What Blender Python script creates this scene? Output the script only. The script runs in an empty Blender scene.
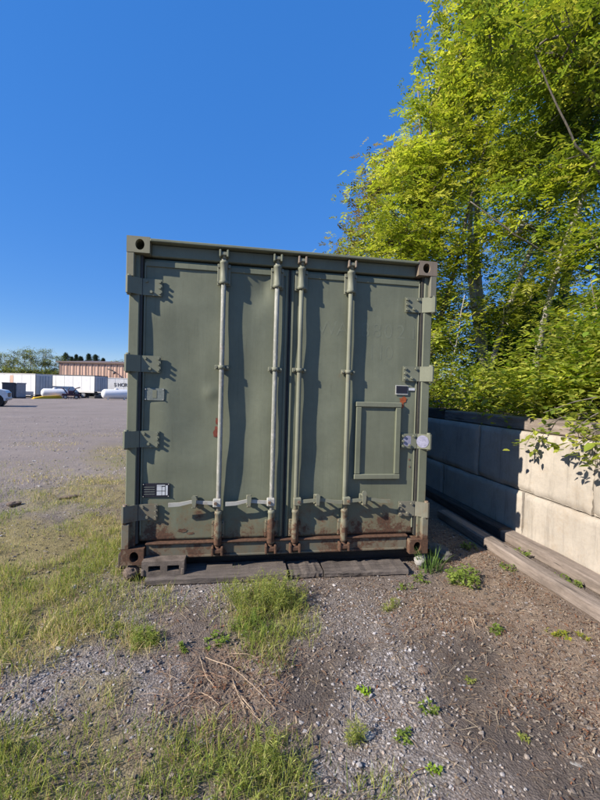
import bpy, bmesh, math, random
import numpy as np
from mathutils import Vector, Matrix
random.seed(7); rng = np.random.default_rng(11)
S = bpy.context.scene; C = S.collection
R = math.radians

# ------------------------------------------------------------------ camera
CAM = np.array([-0.357, -2.928, 1.442]); YAW, PITCH, ROLL = R(-8.795), R(-1.112), R(1.603); FPX = 375.0
cf = np.array([-math.sin(YAW)*math.cos(PITCH), math.cos(YAW)*math.cos(PITCH), math.sin(PITCH)])
cr0 = np.array([math.cos(YAW), math.sin(YAW), 0.0]); cu0 = np.cross(cr0, cf)
cr = math.cos(ROLL)*cr0 + math.sin(ROLL)*cu0; cu = -math.sin(ROLL)*cr0 + math.cos(ROLL)*cu0
cam = bpy.data.cameras.new('camera'); camo = bpy.data.objects.new('camera', cam); C.objects.link(camo)
camo.matrix_world = Matrix(((cr[0], cu[0], -cf[0], CAM[0]), (cr[1], cu[1], -cf[1], CAM[1]), (cr[2], cu[2], -cf[2], CAM[2]), (0, 0, 0, 1)))
cam.sensor_fit = 'HORIZONTAL'; cam.sensor_width = 36; cam.lens = 36*FPX/600; cam.clip_end = 2000; cam.clip_start = .05
S.camera = camo

def G(px, py, z=0.0):                      # survey: a ground point from a photo pixel
    d = cf + (px-300)/FPX*cr + (400-py)/FPX*cu
    return CAM + d*(z-CAM[2])/d[2]

# ------------------------------------------------------------------ light
SA, SE = R(20.5), R(32.5)
sd = Vector((math.cos(SA)*math.cos(SE), math.sin(SA)*math.cos(SE), -math.sin(SE)))   # the way the light travels
w = bpy.data.worlds.new('World'); S.world = w; w.use_nodes = True
nt = w.node_tree; nt.nodes.clear()
sky = nt.nodes.new('ShaderNodeTexSky'); sky.sky_type = 'NISHITA'; sky.sun_disc = False
sky.sun_elevation = SE; sky.sun_rotation = math.atan2(-sd.x, -sd.y); sky.altitude = 300
sky.air_density = 1.0; sky.dust_density = 0.0; sky.ozone_density = 1.3
bg = nt.nodes.new('ShaderNodeBackground'); bg.inputs[1].default_value = 0.079
ou = nt.nodes.new('ShaderNodeOutputWorld')
sp = nt.nodes.new('ShaderNodeSeparateColor'); sp.mode = 'HSV'; hs = nt.nodes.new('ShaderNodeCombineColor'); hs.mode = 'HSV'
nt.links.new(sky.outputs[0], sp.inputs[0])                      # clear deep-blue sky: one saturation and one tone curve for the whole dome
def wmath(op, a, b, cl=False):
    x = nt.nodes.new('ShaderNodeMath'); x.operation = op; x.use_clamp = cl; nt.links.new(a, x.inputs[0]); x.inputs[1].default_value = b; return x.outputs[0]
nt.links.new(wmath('ADD', wmath('MULTIPLY', sp.outputs[1], .066), .577), hs.inputs[0]); nt.links.new(wmath('MULTIPLY', wmath('POWER', sp.outputs[1], .43), 1.1, True), hs.inputs[1])
nt.links.new(wmath('MINIMUM', wmath('MULTIPLY', wmath('POWER', sp.outputs[2], .3), 3.7), 8.0), hs.inputs[2])
nt.links.new(hs.outputs[0], bg.inputs[0]); nt.links.new(bg.outputs[0], ou.inputs[0])
sl = bpy.data.lights.new('sun', 'SUN'); sl.energy = 5.0; sl.angle = R(0.55); sl.color = (1, .915, .79)
so = bpy.data.objects.new('sun', sl); C.objects.link(so); so.location = (-20, -8, 20)
so.rotation_euler = sd.to_track_quat('-Z', 'Y').to_euler()
S.view_settings.view_transform = 'Standard'; S.view_settings.look = 'None'
S.view_settings.exposure = 0.8; S.view_settings.gamma = 1.0; S.view_settings.use_curve_mapping = False
S.render.resolution_x = 768; S.render.resolution_y = 1024

# ------------------------------------------------------------------ materials
class NT:
    def __init__(s, name):
        s.m = bpy.data.materials.new(name); s.m.use_nodes = True; s.t = s.m.node_tree; s.t.nodes.clear()
        s.out = s.n('OutputMaterial'); s.b = s.n('BsdfPrincipled'); s.l(s.b.outputs[0], s.out.inputs[0])
        s.b.inputs['Specular IOR Level'].default_value = .35
    def n(s, k, **kw):
        x = s.t.nodes.new('ShaderNode'+k)
        for a, b in kw.items(): setattr(x, a, b)
        return x
    def l(s, a, b): s.t.links.new(a, b)
    def pos(s, obj=False, scale=(1, 1, 1)):
        mp = s.n('Mapping'); mp.inputs['Scale'].default_value = scale
        s.l(s.n('TexCoord').outputs['Object'] if obj else s.n('NewGeometry').outputs['Position'], mp.inputs[0])
        return mp.outputs[0]
    def noise(s, v, scale, detail=4, rough=.6, dist=0):
        x = s.n('TexNoise'); x.inputs['Scale'].default_value = scale; x.inputs['Detail'].default_value = detail
        x.inputs['Roughness'].default_value = rough; x.inputs['Distortion'].default_value = dist
        s.l(v, x.inputs['Vector']); return x.outputs['Fac']
    def ramp(s, f, a, b, lo=0., hi=1.):
        x = s.n('MapRange', clamp=True); s.l(f, x.inputs[0])
        for i, v in enumerate((a, b, lo, hi)): x.inputs[i+1].default_value = v
        return x.outputs[0]
    def mix(s, f, a, b, mode='MIX'):
        x = s.n('Mix', data_type='RGBA', blend_type=mode)
        for v, k in ((f, 0), (a, 6), (b, 7)):
            if hasattr(v, 'type') and hasattr(v, 'links'): s.l(v, x.inputs[k])
            else: x.inputs[k].default_value = v if k == 0 else (*v, 1)
        return x.outputs[2]
    def math(s, op, a, b):
        x = s.n('Math', operation=op)
        for i, v in enumerate((a, b)):
            if hasattr(v, 'links'): s.l(v, x.inputs[i])
            else: x.inputs[i].default_value = v
        return x.outputs[0]
    def attr(s, name):
        return s.n('Attribute', attribute_name=name)
    def bump(s, h, strength=.3, dist=.01):
        x = s.n('Bump'); x.inputs['Strength'].default_value = strength; x.inputs['Distance'].default_value = dist
        s.l(h, x.inputs['Height']); s.l(x.outputs[0], s.b.inputs['Normal'])
    def col(s, c):
        if hasattr(c, 'links'): s.l(c, s.b.inputs['Base Color'])
        else: s.b.inputs['Base Color'].default_value = (*c, 1)
    def set(s, rough=None, metal=None):
        if rough is not None:
            if hasattr(rough, 'links'): s.l(rough, s.b.inputs['Roughness'])
            else: s.b.inputs['Roughness'].default_value = rough
        if metal is not None: s.b.inputs['Metallic'].default_value = metal
M = {}
RUST1, RUST2 = (.058, .036, .026), (.13, .07, .044)
def paint(name, c, rust=0., low=True, worn=0., rough=.52):
    s = NT(name); p = s.pos()
    big = s.noise(p, 1.7, 5, .6); fine = s.noise(p, 28, 5, .7)
    st = s.noise(s.pos(scale=(9, 9, .8)), 1.6, 5, .65)
    k = s.mix(s.ramp(big, .3, .7), tuple(x*.86 for x in c), tuple(min(1, x*1.16+.006) for x in c))
    k = s.mix(s.ramp(st, .5, .75, 0, .35), k, tuple(x*1.25+.012 for x in c))
    k = s.mix(s.ramp(fine, .4, .75, 0, .25), k, tuple(x*.72 for x in c))
    gr = s.noise(s.pos(scale=(22, 22, .9)), 2.1, 6, .7)
    k = s.mix(s.ramp(gr, .56, .74, 0, .4), k, tuple(x*.6 for x in c))
    sc_ = s.noise(s.pos(scale=(3, 3, 40)), 3.3, 3, .6)
    k = s.mix(s.ramp(sc_, .71, .74, 0, .35), k, tuple(x*1.5+.03 for x in c))
    ch = s.noise(p, 38, 6, .8); k = s.mix(s.ramp(ch, .69, .71, 0, .8), k, (.12, .075, .05))
    if worn:
        wn = s.noise(s.pos(scale=(14, 14, 5)), 3.0, 6, .75)
        k = s.mix(s.ramp(wn, .62-worn*.35, .66-worn*.35, 0, .9), k, (.36, .345, .32))
    z = s.n('SeparateXYZ'); s.l(s.n('NewGeometry').outputs['Position'], z.inputs[0])
    n1 = s.noise(p, 5.5, 8, .72); n2 = s.noise(p, 55, 5, .7)
    m = s.math('ADD', n1, s.math('MULTIPLY', n2, .25))
    if low: m = s.math('ADD', m, s.ramp(z.outputs[2], .27, .7, .34, 0.))
    f = s.ramp(m, .9-rust, .97-rust, 0, 1)
    k = s.mix(f, k, s.mix(s.ramp(n2, .35, .65), RUST1, RUST2))
    halo = s.ramp(m, .78-rust, .93-rust, 0, .45)
    k = s.mix(s.math('MULTIPLY', halo, s.math('SUBTRACT', 1., f)), k, (.17, .10, .05))
    s.col(k); s.set(s.ramp(f, 0, 1, rough, .9)); s.b.inputs['Specular IOR Level'].default_value = .22; s.bump(s.math('ADD', fine, s.math('MULTIPLY', f, .6)), .12, .004)
    M[name] = s.m
GREEN = (.145, .156, .109)
paint('paint', GREEN); paint('paint_rusty', (.155, .15, .115), -.01); paint('paint_very_rusty', (.2, .16, .12), .09)
paint('paint_clean', (.166, .174, .125), -.1, low=False); paint('bar_paint', (.185, .19, .14), .06)
paint('bar_worn', (.24, .245, .21), .1, worn=.25, rough=.5); paint('steel', (.36, .36, .33), .05, worn=.3, rough=.45)
paint('casting_tan', (.2, .19, .13), .06, low=False)
paint('sill_paint', (.13, .13, .1), .27, low=False); paint('rust', (.15, .1, .07), .1)
def simple(name, c, rough=.8, var=.25, scale=8, metal=0, bump=.15, c2=None, stretch=(1, 1, 1), obj=False, crack=None):
    s = NT(name); p = s.pos(obj=obj, scale=stretch); a = s.noise(p, scale, 6, .65); b = s.noise(p, scale*9, 4, .7)
    lo = tuple(x*(1-var) for x in c); hi = c2 or tuple(min(1, x*(1+var)) for x in c)
    k = s.mix(s.ramp(a, .3, .7), lo, hi); k = s.mix(s.ramp(b, .35, .75, 0, .4), k, tuple(x*.6 for x in c))
    if crack:
        cn = s.noise(s.pos(scale=crack), 1.0, 5, .6, .3); k = s.mix(s.ramp(cn, .62, .66, 0, .85), k, tuple(x*.22 for x in c))
        k = s.mix(s.ramp(s.noise(s.pos(), 5, 6, .7), .5, .7, 0, .45), k, tuple(x*.45 for x in c))
    s.col(k); s.set(rough, metal)
    if bump: s.bump(s.math('ADD', a, b), bump, .01)
    M[name] = s.m; return s
simple('gasket', (.05, .048, .042), .7); simple('black', (.012, .012, .012), .5); simple('dark_metal', (.04, .037, .035), .6)
simple('decal_white', (.5, .52, .55), .5, .2, 30, bump=0); simple('decal_black', (.02, .02, .03), .4, .2, 30, bump=0)
simple('plate_grey', (.16, .18, .16), .55, .25, 40); simple('ghost', (.157, .169, .12), .55, .12, 20, bump=0)
simple('sticker', (.22, .22, .31), .5, .3, 60, c2=(.33, .33, .43), bump=0)
simple('red_rust', (.28, .07, .025), .9, .4, 40); simple('primer', (.17, .045, .03), .85, .35, 40)
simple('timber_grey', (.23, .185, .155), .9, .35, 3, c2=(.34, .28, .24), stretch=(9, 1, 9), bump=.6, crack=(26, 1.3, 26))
simple('timber_shade', (.055, .046, .04), .9, .4, 3, c2=(.1, .085, .075), stretch=(9, 1, 9), bump=.5)  # shaded copy of the timber: shade put into a darker colour
simple('plank', (.12, .1, .088), .9, .45, 3, c2=(.19, .16, .14), stretch=(1, 9, 9), bump=.6, crack=(1.6, 26, 26))
simple('tie', (.07, .055, .045), .95, .4, 3, stretch=(1, 8, 8), bump=.5)
simple('block_rust', (.13, .1, .08), .9, .45, 14, c2=(.2, .165, .14), bump=.5)
simple('rock_pale', (.3, .285, .265), .9, .3, 12, bump=.4); simple('rock', (.13, .12, .11), .9, .35, 14, bump=.4); simple('rock_brown', (.16, .12, .095), .95, .35, 14, bump=.5)
simple('bark', (.13, .105, .08), .95, .4, 6, c2=(.26, .23, .19), stretch=(4, 4, 1), bump=.6)
simple('bark_pale', (.3, .27, .225), .9, .35, 6, c2=(.42, .39, .33), stretch=(4, 4, 1), bump=.5)
simple('stem_dry', (.34, .24, .16), .9, .3, 10, c2=(.46, .36, .26)); simple('stem_green', (.12, .16, .05), .8, .3, 10)
simple('white_paint', (.66, .66, .66), .5, .1, 1.2, bump=0); simple('white_dirty', (.56, .54, .51), .6, .15, .9, bump=0)
simple('trailer_end', (.42, .43, .44), .5, .12, 1.2, bump=0); simple('trim_dark', (.1, .095, .09), .6)
simple('tan_sheet', (.6, .4, .3), .55, .12, .6, bump=0); simple('tan_trim', (.16, .11, .085), .6, bump=0); simple('tank_white', (.74, .74, .74), .35, .06, 1, bump=0)
simple('yellow', (.85, .5, .03), .5, .2, 2, bump=0); simple('maroon', (.07, .03, .045), .6); simple('tote_dark', (.06, .065, .075), .6, bump=0); simple('tote_grey', (.3, .31, .33), .6, bump=0)
simple('car_paint', (.62, .65, .68), .25, .03, 1, bump=0); simple('tyre', (.02, .02, .02), .85); simple('rim', (.35, .35, .36), .35, .1, 5, metal=.6, bump=0)
simple('lettering', (.1, .1, .11), .6, bump=0); simple('lamp_glass', (.6, .6, .58), .15, bump=0)
g = NT('glass'); g.col((.02, .025, .03)); g.set(.08); M['glass'] = g.m
# concrete with run-down stains
s = NT('concrete'); p = s.pos(); a = s.noise(p, 2.2, 6, .6); b = s.noise(p, 40, 5, .7)
k = s.mix(s.ramp(a, .3, .7), (.35, .31, .262), (.47, .42, .36))
wv = s.noise(s.pos(scale=(3, 4, .5)), 2.4, 7, .75)
k = s.mix(s.ramp(wv, .52, .7, 0, .6), k, (.17, .155, .135))
k = s.mix(s.ramp(s.noise(p, 3.5, 8, .78), .52, .68, 0, .5), k, (.3, .23, .16))
k = s.mix(s.ramp(b, .45, .75, 0, .35), k, (.25, .235, .21)); s.col(k); s.set(.92); s.bump(s.math('ADD', b, a), .35, .01); M['concrete'] = s.m
# leaves, grass, stones coloured by a per-piece attribute
def leafmat(name, trans=.5, rough=.5):
    s = NT(name); a = s.attr('tint'); s.l(a.outputs['Color'], s.b.inputs['Base Color']); s.set(rough); s.b.inputs['Specular IOR Level'].default_value = .3
    t = s.n('BsdfTranslucent'); hs = s.n('HueSaturation'); hs.inputs['Value'].default_value = 1.5; hs.inputs['Saturation'].default_value = 1.1
    s.l(a.outputs['Color'], hs.inputs['Color']); s.l(hs.outputs[0], t.inputs[0])
    m = s.n('MixShader'); m.inputs[0].default_value = trans; s.l(s.b.outputs[0], m.inputs[1]); s.l(t.outputs[0], m.inputs[2]); s.l(m.outputs[0], s.out.inputs[0])
    M[name] = s.m
leafmat('leaf', .5); leafmat('grass', .35, .6)
s = NT('stone'); a = s.attr('tint'); n_ = s.noise(s.pos(), 160, 3); s.col(s.mix(s.ramp(n_, .3, .75, 0, .5), a.outputs['Color'], (.1, .095, .09))); s.set(.9); M['stone'] = s.m
# the ground: soil, gravel, mulch mixed by where each lies
s = NT('ground'); p = s.pos()
n1 = s.noise(p, 3.2, 8, .7); n2 = s.noise(p, 26, 8, .75); n3 = s.noise(p, 150, 4, .7); n0 = s.noise(p, .35, 6, .6)
vo = s.n('TexVoronoi'); vo.inputs['Scale'].default_value = 105; s.l(p, vo.inputs['Vector'])
vs = s.n('SeparateColor'); s.l(vo.outputs['Color'], vs.inputs[0])
grav = s.mix(vs.outputs[0], (.17, .15, .138), (.44, .405, .39))
grav = s.mix(s.ramp(vo.outputs['Distance'], .25, .75, 0, .75), grav, (.12, .1, .088))
far = s.mix(s.ramp(n1, .3, .7), (.235, .2, .185), (.32, .275, .255)); trk = s.noise(s.pos(scale=(.25, 1.1, 1)), 1.3, 6, .7); far = s.mix(s.ramp(trk, .42, .7, 0, .5), far, (.37, .31, .26)); far = s.mix(s.ramp(n0, .35, .65, 0, .5), far, (.2, .165, .145)); far = s.mix(s.ramp(n2, .4, .75, 0, .65), far, (.13, .115, .108))
soil = s.mix(s.ramp(n2, .3, .7), (.1, .077, .064), (.21, .168, .14)); soil = s.mix(s.ramp(n3, .45, .75, 0, .6), soil, (.2, .175, .155))
dark_soil = s.mix(s.ramp(n2, .3, .7), (.07, .057, .05), (.13, .108, .095))  # darker soil tone, mixed in over set patches
mul = s.mix(s.ramp(n2, .3, .7), (.13, .092, .066), (.29, .215, .16)); mul = s.mix(s.ramp(n3, .4, .7, 0, .7), mul, (.34, .27, .215))
turf = s.mix(s.ramp(n2, .3, .7), (.14, .12, .06), (.32, .265, .13))
def msk(nm, sh=.28):
    v = s.math('ADD', s.attr(nm).outputs['Fac'], s.math('MULTIPLY', s.math('SUBTRACT', s.math('ADD', s.math('MULTIPLY', n1, .6), s.math('MULTIPLY', n2, .4)), .5), 1.3)); return s.ramp(v, .5-sh, .5+sh)
k = s.mix(msk('gravel'), soil, grav); k = s.mix(msk('mulch'), k, mul); k = s.mix(msk('dark_soil'), k, dark_soil)
k = s.mix(s.attr('far').outputs['Fac'], k, far); k = s.mix(msk('turf', .2), k, turf)
s.col(k); s.set(.95); s.b.inputs['Specular IOR Level'].default_value = .15
s.bump(s.math('ADD', s.math('MULTIPLY', n2, .6), s.math('ADD', s.math('MULTIPLY', n3, .25), s.math('MULTIPLY', vo.outputs['Distance'], -.3))), .8, .03); M['ground'] = s.m
simple('bank_soil', (.05, .042, .03), .95, .4, 5, bump=.6)

# ------------------------------------------------------------------ mesh helpers
class MB:
    def __init__(s): s.v = []; s.f = []; s.sm = []
    def add(s, v, f, smooth=False):
        o = len(s.v); s.v += [tuple(map(float, a)) for a in v]; s.f += [tuple(i+o for i in q) for q in f]; s.sm += [smooth]*len(f); return s
    def box(s, x0, x1, y0, y1, z0, z1, c=0.0, mat=None):
        if c <= 0:
            v = [(x, y, z) for x in (x0, x1) for y in (y0, y1) for z in (z0, z1)]
            f = [(0, 1, 3, 2), (4, 6, 7, 5), (0, 4, 5, 1), (2, 3, 7, 6), (0, 2, 6, 4), (1, 5, 7, 3)]
        else:                                   # chamfered box
            v = []; idx = {}
            X, Y, Z = (x0, x1), (y0, y1), (z0, z1)
            for i in (0, 1):
                for j in (0, 1):
                    for k in (0, 1):
                        sx, sy, sz = 1-2*i, 1-2*j, 1-2*k
                        for ax in range(3):
                            q = [X[i]+sx*c, Y[j]+sy*c, Z[k]+sz*c]; q[ax] = (X[i], Y[j], Z[k])[ax]
                            idx[i, j, k, ax] = len(v); v.append(tuple(q))
            f = []
            for ax in range(3):
                a, b = [(1, 2), (0, 2), (0, 1)][ax]
                for e in (0, 1):
                    q = []
                    for (p_, r_) in ((0, 0), (1, 0), (1, 1), (0, 1)):
                        t = [0, 0, 0]; t[ax] = e; t[a] = p_; t[b] = r_; q.append(idx[(*t, ax)])
                    f.append(tuple(q))
                for p_ in (0, 1):
                    for r_ in (0, 1):
                        t = [0, 0, 0]; t[a] = p_; t[b] = r_; t2 = t[:]; t2[ax] = 1
                        f.append((idx[(*t, a)], idx[(*t, b)], idx[(*t2, b)], idx[(*t2, a)]))
            for i in (0, 1):
                for j in (0, 1):
                    for k in (0, 1): f.append((idx[i, j, k, 0], idx[i, j, k, 1], idx[i, j, k, 2]))
        if mat is not None: v = [tuple(mat @ Vector(a)) for a in v]
        return s.add(v, f)
    def tube(s, pts, rad, n=8, cap=True, smooth=True):
        pts = [Vector(p) for p in pts]
        if not hasattr(rad, '__len__'): rad = [rad]*len(pts)
        v = []; f = []; up = None
        for i, p in enumerate(pts):
            t = (pts[min(i+1, len(pts)-1)]-pts[max(i-1, 0)])
            if t.length < 1e-9: t = Vector((0, 0, 1))
            t.normalize()
            if up is None: up = Vector((1, 0, 0)) if abs(t.x) < .8 else Vector((0, 1, 0))
            a = (up - t*up.dot(t)).normalized(); b = t.cross(a); up = a
            for k in range(n):
                th = 2*math.pi*k/n; v.append(p+(a*math.cos(th)+b*math.sin(th))*rad[i])
        for i in range(len(pts)-1):
            for k in range(n): f.append((i*n+k, i*n+(k+1) % n, (i+1)*n+(k+1) % n, (i+1)*n+k))
        s.add(v, f, smooth)
        if cap:
            o = len(s.v)-len(v); s.f += [tuple(o+k for k in reversed(range(n))), tuple(o+(len(pts)-1)*n+k for k in range(n))]; s.sm += [False, False]
        return s
    def poly(s, pts, d):                        # prism: outline pts pushed along d
        n = len(pts); d = Vector(d); v = [Vector(p) for p in pts]; v += [p+d for p in v]
        return s.add(v, [tuple(range(n)), tuple(reversed(range(n, 2*n)))]+[(i, i+n, (i+1) % n+n, (i+1) % n) for i in range(n)])
    def build(s, name, mat, parent=None, loc=None, rz=None, fix=True):
        me = bpy.data.meshes.new(name); me.from_pydata(s.v, [], s.f)
        me.polygons.foreach_set('use_smooth', s.sm)
        if fix:
            bm = bmesh.new(); bm.from_mesh(me); bmesh.ops.recalc_face_normals(bm, faces=bm.faces); bm.to_mesh(me); bm.free()
        me.materials.append(M[mat]); o = bpy.data.objects.new(name, me); C.objects.link(o)
        if parent is not None: o.parent = parent
        if loc is not None: o.location = loc
        if rz is not None: o.rotation_euler.z = rz
        return o
def tag(o, label=None, cat=None, group=None, kind=None):
    for k, v in (('label', label), ('category', cat), ('group', group), ('kind', kind)):
        if v: o[k] = v
    return o
def empty(name, loc=(0, 0, 0), rz=0):
    o = bpy.data.objects.new(name, None); C.objects.link(o); o.location = loc; o.rotation_euler.z = rz; o.empty_display_size = .2; return o
def inst(src, parent=None, loc=None, rot=None):
    o = src.copy(); C.objects.link(o); o.parent = parent
    if loc is not None: o.location = loc
    if rot is not None: o.rotation_euler = rot
    return o
def fastmesh(name, V, Fq, mat, parent=None, tint=None, smooth=False):   # V (n,3), Fq (m,k) same-size faces, tint (n,3)
    V = np.ascontiguousarray(V, np.float32); Fq = np.ascontiguousarray(Fq, np.int32); m, k = Fq.shape
    me = bpy.data.meshes.new(name); me.vertices.add(len(V)); me.vertices.foreach_set('co', V.ravel())
    me.loops.add(m*k); me.loops.foreach_set('vertex_index', Fq.ravel())
    me.polygons.add(m); me.polygons.foreach_set('loop_start', np.arange(0, m*k, k, dtype=np.int32))
    me.polygons.foreach_set('use_smooth', np.full(m, smooth)); me.update(calc_edges=True)
    if tint is not None:
        a = me.color_attributes.new('tint', 'FLOAT_COLOR', 'POINT'); c = np.ones((len(V), 4), np.float32); c[:, :3] = tint; a.data.foreach_set('color', c.ravel())
    me.materials.append(M[mat]); o = bpy.data.objects.new(name, me); C.objects.link(o)
    if parent is not None: o.parent = parent
    return o
# smooth value noise for layout
_gr = np.random.default_rng(5).random((64, 64))
def vnoise(x, y, sc):
    x = np.asarray(x)*sc+100; y = np.asarray(y)*sc+100; i = np.floor(x).astype(int); j = np.floor(y).astype(int); u = x-i; v = y-j
    u = u*u*(3-2*u); v = v*v*(3-2*v); g = lambda a, b: _gr[a % 64, b % 64]
    return (g(i, j)*(1-u)+g(i+1, j)*u)*(1-v)+(g(i, j+1)*(1-u)+g(i+1, j+1)*u)*v
def fb(x, y, sc): return (vnoise(x, y, sc)+.5*vnoise(x, y, sc*2.1)+.25*vnoise(x, y, sc*4.3))/1.75

# ------------------------------------------------------------------ ground
def hgt(x, y):
    x = np.asarray(x, float); y = np.asarray(y, float)
    near = np.clip((7-np.hypot(x, y))/3, 0, 1)
    box = np.clip((np.maximum(np.abs(x)-1.25, np.maximum(-.2-y, y-6.4)))/.5, 0, 1)       # level under the container
    box *= np.clip((1.95-x)/.3, 0, 1)
    return near*box*((fb(x, y, 1.3)-.5)*.075+(fb(x, y, 6)-.5)*.035+(fb(x, y, 19)-.5)*.014)
def ell(px, py, rx, ry):                      # an elliptic patch of ground, surveyed from the photo
    c = G(px, py)[:2]; a = G(px+rx, py)[:2]-c; b = (G(px, py-ry)[:2]-G(px, py+ry)[:2])/2
    return c, np.linalg.inv(np.stack([a, b], 1))
def patches(L): return [(*ell(*q[:4]), q[4]) for q in L]
def field(P, x, y):
    o = np.zeros(np.shape(x))
    for c, A, k in P:
        u = A[0, 0]*(x-c[0])+A[0, 1]*(y-c[1]); v = A[1, 0]*(x-c[0])+A[1, 1]*(y-c[1]); d = np.sqrt(u*u+v*v)
        o = np.maximum(o, k*np.clip(1.6-d*.95, 0, 1))
    return o
TURF = patches([(20, 560, 75, 50, 1), (60, 620, 50, 26, .85), (15, 628, 45, 28, 1), (95, 540, 42, 36, .9), (100, 492, 48, 20, .7), (60, 500, 60, 18, .6), (112, 455, 30, 15, .6), (60, 735, 85, 28, .6), (130, 765, 130, 38, .58), (95, 690, 42, 24, .6),
                (255, 785, 45, 45, .6), (262, 612, 36, 34, .75), (20, 795, 70, 60, .7), (140, 640, 22, 15, .6), (0, 740, 30, 20, .8), (60, 470, 70, 8, .4), (100, 438, 40, 7, .35), (150, 600, 30, 12, .3), (350, 800, 60, 20, .25)])
GRAV = patches([(60, 670, 70, 26, 1), (20, 700, 50, 30, 1), (110, 620, 40, 20, 1), (160, 680, 40, 24, .8), (200, 590, 80, 18, .9), (110, 560, 40, 30, .8), (390, 700, 60, 60, .95), (380, 780, 90, 40, .95), (350, 620, 60, 34, .7), (280, 690, 30, 24, .5), (50, 495, 60, 22, .9), (30, 530, 50, 10, .7), (470, 790, 60, 40, .55), (150, 720, 40, 14, .6), (420, 610, 40, 24, .6)])
DARK_SOIL = patches([(310, 690, 30, 34, .8), (470, 670, 40, 40, .75), (520, 730, 60, 34, .8), (340, 655, 30, 20, .5), (580, 780, 50, 30, .7), (215, 680, 24, 26, .6), (440, 650, 30, 22, .5), (205, 615, 20, 18, .4)])  # patches coloured as darker soil
MULC = patches([(500, 600, 60, 30, 1), (560, 650, 70, 40, 1), (540, 690, 70, 30, .85), (450, 610, 50, 24, .7), (600, 720, 50, 40, .7), (225, 690, 40, 40, .55), (250, 655, 40, 14, .6), (470, 550, 40, 20, .8)])
def axis(a, b, st, lo, hi, g=1.18):
    t = list(np.arange(a, b+1e-6, st)); d = st; q = t[-1]
    while q < hi: d *= g; q += d; t.append(q)
    d = st; q = t[0]; pre = []
    while q > lo: d *= g; q -= d; pre.append(q)
    return np.array(pre[::-1]+t)
ax = axis(-4.0, 2.3, .026, -600, 600); ay = axis(-2.1, 3.4, .026, -150, 900)
XX, YY = np.meshgrid(ax, ay, indexing='ij'); nx, ny = XX.shape
V = np.stack([XX.ravel(), YY.ravel(), hgt(XX, YY).ravel()], 1)
ii = np.arange(nx*ny).reshape(nx, ny); Fq = np.stack([ii[:-1, :-1], ii[1:, :-1], ii[1:, 1:], ii[:-1, 1:]], -1).reshape(-1, 4)
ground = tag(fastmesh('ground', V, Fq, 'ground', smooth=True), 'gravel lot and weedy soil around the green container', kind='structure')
for nm, P in (('turf', TURF), ('gravel', GRAV), ('dark_soil', DARK_SOIL), ('mulch', MULC)):
    f_ = field(P, V[:, 0], V[:, 1])*(.8 if nm == 'turf' else .92 if nm == 'dark_soil' else 1)
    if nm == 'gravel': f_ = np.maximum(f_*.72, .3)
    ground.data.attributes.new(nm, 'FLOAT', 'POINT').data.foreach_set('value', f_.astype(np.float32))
dist = V[:, 1]*.75-V[:, 0]*.35+1.2*(fb(V[:, 0], V[:, 1], .5)-.5)
farm = np.clip((dist-2.3)/1.3, 0, 1)*np.clip((1.2-V[:, 0])/.3, 0, 1)
ground.data.attributes.new('far', 'FLOAT', 'POINT').data.foreach_set('value', farm.astype(np.float32))

# raised bank behind the retaining wall
bx = axis(3.0, 6.0, .25, 2.95, 90, 1.25); by = axis(-3.5, 12, .3, -25, 140, 1.3)
BX, BY = np.meshgrid(bx, by, indexing='ij')
def bank_z(x, y): return 1.08+np.clip(np.asarray(x)-3, 0, 60)*.05+(fb(x, y, .8)-.5)*.12
BZ = bank_z(BX, BY); n1_, n2_ = BX.shape
V = np.concatenate([np.stack([BX.ravel(), BY.ravel(), BZ.ravel()], 1), np.stack([BX[0], BY[0], np.full(n2_, -.2)], 1), np.stack([BX[:, 0], BY[:, 0], np.full(n1_, -.2)], 1), np.stack([BX[:, -1], BY[:, -1], np.full(n1_, -.2)], 1)])
ii = np.arange(n1_*n2_).reshape(n1_, n2_); q = [np.stack([ii[:-1, :-1], ii[1:, :-1], ii[1:, 1:], ii[:-1, 1:]], -1).reshape(-1, 4)]
o = n1_*n2_; q.append(np.stack([ii[0, :-1], ii[0, 1:], o+np.arange(1, n2_), o+np.arange(n2_-1)], -1)); o += n2_
for e in (0, -1): q.append(np.stack([ii[:-1, e], ii[1:, e], o+np.arange(1, n1_), o+np.arange(n1_-1)], -1)); o += n1_
tag(fastmesh('bank', V, np.concatenate(q), 'bank_soil', smooth=True), 'raised earth bank behind the concrete block wall', kind='structure')

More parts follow.
